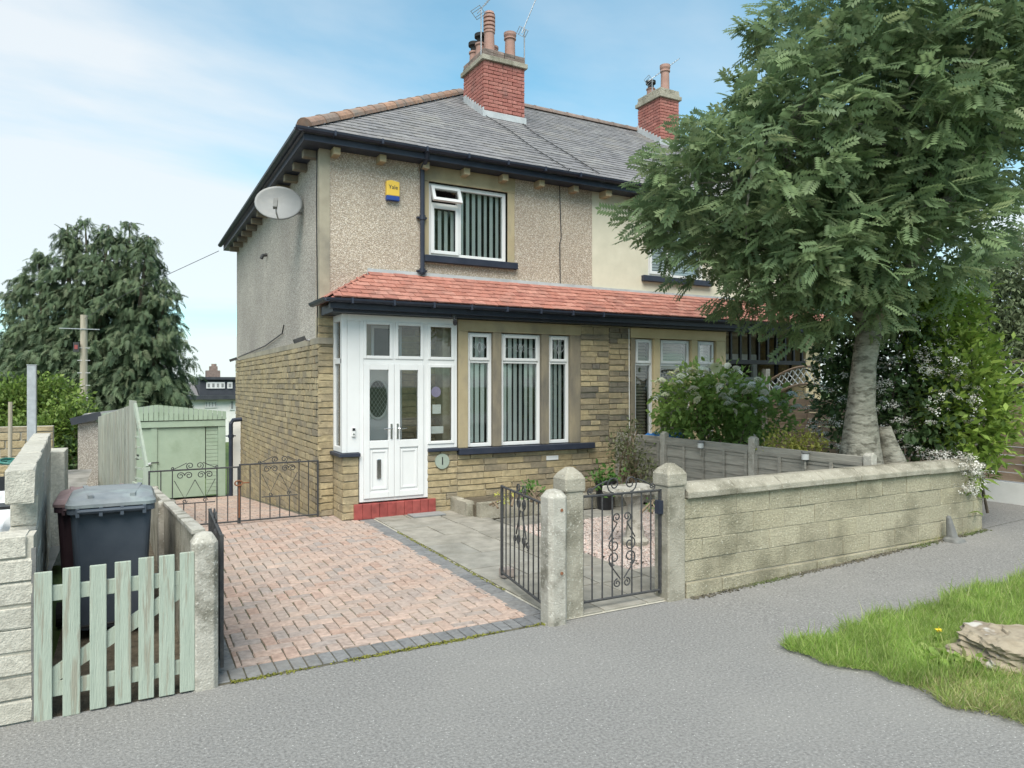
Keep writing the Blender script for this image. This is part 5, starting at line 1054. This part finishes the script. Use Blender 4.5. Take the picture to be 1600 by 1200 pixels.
MB_h = MB().tube([(wx_(20, 12)+.3*math.cos(q*1.3)+.02*q, 12+.25*math.sin(q*1.3), .88+.02*math.sin(q*3)) for q in np.linspace(0, 14, 70)], .018, 6); tag(MB_h.build('garden_hose', 'hose'), 'coil of green garden hose in the left yard', 'hose')
# telegraph pole and wires
t = T('telegraph_pole', 'weathered wooden telegraph pole in front of the conifer', 'pole', (wx_(131, 30), 30, -1.9))
c = Vector((wx_(131, 30), 30, -1.9)); MB().tube([c, c+Vector((0, 0, 6.35))], [.15, .115], 12).build('shaft', 'pole', t); MB().box(c.x-.75, c.x+.5, c.y-.14, c.y-.1, 3.92, 3.95).build('crossarm', 'galv', t); MB().box(c.x-.32, c.x-.14, c.y-.22, c.y-.06, 3.1, 3.45).build('junction_box', 'iron', t); one('red_plate', 'red_step', t, c.x-.28, c.x-.18, c.y-.23, c.y-.221, 3.2, 3.35)
for q in range(6): MB().tube([(c.x-.2, c.y-.1, 1.0+q*.45), (c.x+.2, c.y-.1, 1.0+q*.45)], .012, 5).build('step_iron', 'galv', t)
MB().tube([(c.x, c.y, 4.3), (0, 25, 4.75), (2.1, 19.8, 5.4)], .008, 4).build('wire', 'iron', t)
# distant white house with dark dormer
dh = T('dormer_house', 'distant white house with dark dormer storey and stone chimney', 'house', (-1.5, 48, -1.5)); Y = 48
def X(pxx, Zc=None): u = (pxx-800)/FPX; return Y*(u*CS+SN)/(-u*SN+CS)
def Zh(pxx, pyy): u = (pxx-800)/FPX; zc = Y/(-u*SN+CS); return CAMZ-(pyy-600)/FPX*zc
xa, xb = X(296), X(385)
one('wall', 'white', dh, xa, xb, Y, Y+7, -3, Zh(340, 622)); one('eaves_band', 'dormer', dh, xa-.2, xb+.2, Y-.4, Y+.2, Zh(340, 624), Zh(340, 618)); dm_ = one('dormer', 'dormer', dh, X(313), xb, Y+.3, Y+6, Zh(340, 618), Zh(340, 592)); one('roof', 'dormer', dh, X(312), xb, Y+.1, Y+6, Zh(340, 593), Zh(340, 589))
MB().prism([(xa-3, Y+.3, Zh(340, 620)), (X(313)-.05, Y+.3, Zh(340, 620)), (X(313)-.05, Y+4, Zh(340, 598)), (xa-3, Y+4, Zh(340, 598))], (0, .05, -.2)).build('roof_slope', 'slate', dh)
one('chimney', 'brick_soot', dh, X(328), X(350), Y+2, Y+3, Zh(340, 590), Zh(340, 578)); one('chimney_top', 'brick_soot', dh, X(334), X(346), Y+2.1, Y+2.9, Zh(340, 578), Zh(340, 571)); MB().tube([(X(341), Y+2.5, Zh(340, 572)), (X(341), Y+2.5, Zh(340, 567))], .16, 8).build('chimney_pot', 'brick_soot', dh)
for a, b, za, zb, yy in ((323, 352, 607, 597, Y+.3), (356, 364, 607, 597, Y+.3), (320, 339, 637, 626, Y), (359, 366, 641, 625, Y)):
    x0_, x1_ = X(a), X(b); z0_, z1_ = Zh(340, za), Zh(340, zb); w_ = one('window', 'upvc', dh, x0_, x1_, yy-.06, yy-.01, z0_, z1_); npn = 4 if b-a > 15 else 1
    for k in range(npn): l = (x1_-x0_)/npn; one('pane', 'dish', w_, x0_+l*k+.07, x0_+l*(k+1)-.07, yy-.08, yy-.062, z0_+.09, z1_-.09)

# ================================================================ TREES AND SHRUBS
RV = np.array((CS, -SN, 0)); DV = np.array((SN, CS, 0))
def limb(mb, p, q, r0, r1, n=5, bend=.1):
    p, q = Vector(p), Vector(q); d = q-p; off = Vector((random.uniform(-1, 1), random.uniform(-1, 1), random.uniform(-.2, .8)))*d.length*bend
    mb.tube([p+d*(i/n)+off*math.sin(math.pi*i/n) for i in range(n+1)], [r0+(r1-r0)*i/n for i in range(n+1)], 8)
# rowan
rw = T('rowan_tree', 'tall leafy green tree with smooth grey trunk behind the block wall', 'tree', (8.0, 5.6, .05)); b0 = np.array((8.02, 5.62, 0))
mb = MB(); tp = [(0, 0, 0), (-.02, 0, .3), (-.05, 0, .7), (-.06, 0, 1.2), (-.05, .02, 1.7), (-.02, .02, 2.2), (.05, .0, 2.7)]; trr = [.36, .335, .30, .215, .155, .135, .15]
rings = []
for (a, b, c), r in zip(tp, trr):
    ctr = b0+RV*a+DV*b+np.array((0, 0, c)); rings.append([tuple(ctr+RV*r*math.cos(q)*(1+.12*math.sin(3*q+c))+DV*r*math.sin(q)*(1+.1*math.cos(2*q))) for q in [2*math.pi*i/20 for i in range(20)]])
mb.loft(rings); top = b0+RV*.05+np.array((0, 0, 2.55))
mb.tube([tuple(b0+RV*.42+np.array((0, 0, .4))), tuple(b0+RV*.36+np.array((0, 0, .95))), tuple(b0+RV*.27+np.array((0, 0, 1.25))), tuple(b0+RV*.24+np.array((0, 0, 1.42)))], [.2, .15, .10, .07], 12)   # cut second stem
ELL = [(.35, 5.9, 0, 1.75, 2.2, 1.9), (-1.35, 4.35, -.1, 1.35, 1.15, 1.5), (-.95, 3.55, -.2, 1.35, .75, 1.3), (1.15, 5.25, .1, 1.4, 1.15, 1.6), (.25, 3.75, 0, 1.3, .8, 1.5), (-.4, 5.2, -.2, 1.6, 1.2, 1.6), (1.6, 6.3, .2, 1.6, 1.5, 1.6), (-1.9, 4.15, 0, .95, .55, .9), (-.55, 2.95, -.3, .9, .4, .8)]
tips = []
for r_, z_, d_, a, h, dd_ in ELL:
    for k in range(5):
        v = rng.normal(size=3); v /= np.linalg.norm(v); tips.append(b0+RV*(r_+v[0]*a*.6)+DV*(d_+v[1]*dd_*.6)+np.array((0, 0, z_+v[2]*h*.6)))
for k in range(6):
    q = top+np.array((0, 0, .1)); e_ = b0+RV*(-1.2+.5*k)+DV*random.uniform(-.7, .7)+np.array((0, 0, 4.4+random.uniform(-.3, .6))); limb(mb, q, e_, .095, .045, 6, .08)
    for tq in tips[k::6]: limb(mb, e_, tq, .03, .008, 4, .12)
mb.build('trunk', 'bark', rw, smooth=True)
P_, D_ = [], []
for r_, z_, d_, a, h, dd_ in ELL:
    nA = int(88*(a*h*dd_)**.66); p, v = ball(nA, (0, 0, 0), (1, 1, 1), .55)
    an = b0+np.outer(p[:, 0]*a+r_, RV)+np.outer(p[:, 1]*dd_+d_, DV)+np.outer(p[:, 2]*h+z_, (0, 0, 1)); ov = np.outer(v[:, 0], RV)+np.outer(v[:, 1], DV)+np.outer(v[:, 2]*.6, (0, 0, 1))
    k = 9; az_ = rng.uniform(0, 6.28, (nA, k)); radial = np.stack([np.cos(az_), np.sin(az_), rng.normal(-.05, .3, (nA, k))], 2)
    dirs = ov[:, None, :]*.75+radial; pos = an[:, None, :]+radial*.05+rng.normal(0, .085, (nA, k, 3)); P_.append(pos.reshape(-1, 3)); D_.append(dirs.reshape(-1, 3))
P_ = np.concatenate(P_); D_ = np.concatenate(D_); D_ += rng.normal(0, .35, D_.shape); D_[:, 2] -= .3
foliage('crown', P_, D_, leaf_pinnate(6, .145, .33), (.19, .30), 'rowan', rw, upj=.65)
# conifer
cf = T('conifer_tree', 'huge dark spreading conifer with drooping sprays behind the garage', 'tree', (-8, 33, -1.8)); c0 = np.array((-5.4, 31.5, -2.0))
def camat(pxx, pyy, Zc): u = (pxx-800)/FPX; return RV*u*Zc+DV*Zc+np.array((0, 0, CAMZ-(pyy-600)/FPX*Zc))
cc = camat(150, 600, 31.5); mb = MB()
stems = []
for pxx, pyt in ((60, 395), (105, 352), (133, 343), (170, 352), (203, 348), (232, 368), (30, 430), (260, 440)):
    base_ = cc+RV*(pxx-150)/FPX*16+np.array((0, 0, -cc[2]-2)); tp_ = camat(pxx, pyt, 31.5+random.uniform(-1.2, 1.2)); limb(mb, base_, tp_, .28, .02, 5, .02); stems.append((base_, tp_))
mb.build('trunk', 'bark_dark', cf)
P_, D_, S_ = [], [], []
for bs, tp_ in stems:
    for k in range(210):
        f = random.uniform(.12, 1.0)**.8; p0 = bs+(tp_-bs)*f; a = random.uniform(0, 6.283); ln = (1-f)**.75*3.4*random.uniform(.55, 1.05)+.15; o_ = np.array((math.cos(a), math.sin(a), 0))
        nn_ = int(5+ln*9); t_ = rng.uniform(.25, 1, nn_)**.7; dr = .12*ln*t_-.42*ln*t_**2*.55
        pts = p0+np.outer(t_*ln, o_)+np.outer(dr, (0, 0, 1))+rng.normal(0, .09, (nn_, 3)); P_.append(pts); sd_ = rng.normal(0, .45, (nn_, 3)); D_.append(o_*.75+np.array((0, 0, -.75))+sd_); S_.append(rng.uniform(.3, .55, nn_)*(1.15-.4*f))
foliage('crown', np.concatenate(P_), np.concatenate(D_), leaf_spray(5), np.concatenate(S_), 'conifer', cf, upj=.4)
# shrubs
def shrub(name, lab, cat, base, balls, per, tmpl, size, m, up=.4, spread=.07, stems=6, stem_m='dry', shell=.55, dens=70, group=None):
    t = T(name, lab, cat, base, group); mb = MB()
    P_, D_ = [], []
    for c, r in balls:
        for k in range(max(2, stems//len(balls))): q = np.array(c)+rng.normal(0, .45, 3)*np.array(r); limb(mb, (base[0]+random.uniform(-.15, .15), base[1]+random.uniform(-.15, .15), base[2]), q, .018, .005, 4, .1)
        n = int(dens*(r[0]*r[1]*r[2])**.6/.3); a, v = ball(n, c, r, shell); p, d = clusters(a, v, per, (spread,)*3); d = d+rng.normal(0, .8, d.shape)+np.array((0, 0, up)); P_.append(p); D_.append(d)
    mb.build('stem', stem_m, t); P_ = np.concatenate(P_); D_ = np.concatenate(D_); k = P_[:, 2] > base[2]+.02
    foliage('foliage', P_[k], D_[k], tmpl, size, m, t); return t
def at(pxx, pyy, Zc): return tuple(camat(pxx, pyy, Zc))
hy = shrub('hydrangea_bush', 'large rounded hydrangea bush with pale flower heads behind the grey fence', 'bush', at(1130, 770, 11.4), [(at(1075, 635, 11.4), (.5, .55, .5)), (at(1130, 625, 11.6), (.55, .6, .5)), (at(1185, 645, 11.2), (.5, .5, .45)), (at(1125, 662, 11.6), (.8, .5, .35)), (at(1085, 600, 11.6), (.3, .3, .25))], 9, leaf_broad(), (.08, .14), 'hydrangea', .15, .09, 24, 'dry', .5, 85)
hp = []
for _ in range(70):
    c, r = random.choice([(at(1075, 628, 11.2), (.55, .6, .55)), (at(1130, 615, 11.3), (.6, .65, .52)), (at(1190, 640, 11.0), (.5, .5, .45))]); v = rng.normal(size=3); v /= np.linalg.norm(v); v[2] = abs(v[2])*.9-.1; hp.append(np.array(c)+v*np.array(r)*1.06)
foliage('flower_heads', np.array(hp), np.tile([1, 0, 0], (len(hp), 1))+rng.normal(0, .3, (len(hp), 3)), flower_head(34), (.10, .17), 'floret', hy, upj=.25)
shrub('golden_shrub', 'low golden yellow leaved shrub behind the grey fence', 'shrub', at(1240, 735, 9.6), [(at(1225, 692, 9.6), (.27, .3, .17)), (at(1262, 694, 9.5), (.25, .28, .14))], 9, leaf_simple(1, .55), (.04, .07), 'golden', .3, .05, 6, dens=190)
shrub('straggly_shrub', 'straggly half-dry climbing shrub at the end of the stone front', 'shrub', at(985, 765, 11.2), [(at(985, 715, 11.2), (.28, .28, .42)), (at(970, 690, 11.2), (.18, .2, .25)), (at(992, 668, 11.3), (.12, .14, .18)), (at(1000, 735, 11.0), (.25, .25, .2))], 7, leaf_simple(1, .6), (.035, .075), 'olive', .1, .06, 26, 'dry', .3, 150)
shrub('bushy_herb', 'bright green bushy plant in the raised bed', 'plant', at(836, 785, 9.6), [(at(836, 768, 9.6), (.14, .14, .13))], 8, leaf_simple(1, .6), (.04, .075), 'herb', .3, .04, 8, dens=160)
shrub('sedum_clump', 'low yellow-green clump at the corner of the raised bed', 'plant', at(785, 790, 9.9), [(at(785, 776, 9.9), (.16, .14, .08))], 8, leaf_simple(1, .6), (.03, .05), 'golden', .3, .03, 5, dens=160)
shrub('weed_clump', 'small bright weeds growing below the right post of the gate', 'plant', at(1018, 800, 7.9), [(at(1018, 788, 7.9), (.07, .07, .1))], 8, leaf_simple(1, .6), (.03, .05), 'herb', .3, .03, 5, dens=200)
de = shrub('flowering_shrub', 'dark leaved shrub covered in white blossom behind the tree trunk', 'shrub', at(1390, 760, 9.6), [(at(1330, 620, 9.9), (.55, .5, .75)), (at(1400, 570, 9.7), (.6, .6, .75)), (at(1440, 640, 9.3), (.55, .55, .7)), (at(1320, 545, 10.0), (.4, .45, .5))], 8, leaf_broad(), (.07, .12), 'deutzia', .0, .09, 16, 'bark_dark', .3, 170)
fpz = []
for c, r in ((at(1330, 620, 9.8), (.6, .55, .8)), (at(1440, 630, 9.15), (.62, .6, .75)), (at(1420, 570, 9.6), (.65, .62, .78)), (at(1490, 740, 8.75), (.25, .25, .3))):
    p, v = ball(85, c, r, .98); fpz.append(p[v[:, 2] < .9])
fp_ = np.concatenate(fpz); p, d = clusters(fp_, np.tile([1., 0, 0], (len(fp_), 1)), 9, (.06, .06, .022)); foliage('blossom', p, d+rng.normal(0, .9, d.shape), flower_head(5), (.05, .085), 'petal', de, upj=.4)
shrub('lime_shrub', 'bright lime green leafy shrub hanging over the right end of the block wall', 'shrub', at(1515, 800, 9.2), [(at(1500, 600, 9.2), (.6, .55, .8)), (at(1520, 665, 9.0), (.45, .5, .55)), (at(1465, 490, 9.6), (.62, .6, .5)), (at(1500, 745, 8.9), (.16, .22, .24)), (at(1495, 810, 8.8), (.1, .12, .12)), (at(1420, 480, 9.9), (.5, .5, .35))], 8, leaf_simple(1, .42), (.10, .18), 'lime', .1, .09, 14, 'bark_dark', .35, 150)
shrub('pale_birch', 'pale grey-green feathery tree at the far right beyond the fence', 'tree', at(1580, 640, 20), [(at(1560, 460, 20), (1.5, 1.5, 1.7)), (at(1600, 420, 21), (1.4, 1.4, 1.4)), (at(1545, 560, 20), (1.1, 1.2, 1.3)), (at(1630, 520, 20), (1.6, 1.6, 1.8))], 7, leaf_simple(1, .4), (.12, .22), 'paletree', -.4, .2, 30, 'bark_dark', .3, 95)
shrub('broad_bush', 'big yellow-green bush below the conifer on the left', 'bush', at(60, 720, 22), [(at(30, 640, 22), (1.1, 1.1, .95)), (at(80, 630, 22.5), (1.0, 1.0, .8)), (at(110, 680, 21.5), (.75, .8, 1.1)), (at(0, 650, 22), (1.0, 1.0, .9)), (at(60, 690, 21), (1.5, .8, .7))], 8, leaf_simple(1, .55), (.11, .2), 'bush', .2, .14, 12, 'bark_dark', .4, 100)
shrub('dark_bush', 'dark green bush between the block wall and the garage', 'bush', at(118, 770, 21), [(at(115, 720, 21), (.5, .6, .9)), (at(125, 660, 22), (.7, .7, .5))], 8, leaf_simple(1, .55), (.10, .18), 'deutzia', .2, .12, 8, 'bark_dark', .4, 70)
n = 260; wx = rng.uniform(5.05, 5.35, n); foliage('broadleaf_weeds', np.stack([5.06+rng.normal(0, .1, n), 2.82+rng.normal(0, .1, n), np.full(n, .04)], 1), np.stack([rng.normal(0, 1, n), rng.normal(0, 1, n), rng.uniform(.2, 1, n)], 1), leaf_broad(), (.06, .13), 'grass', None, kind='stuff')
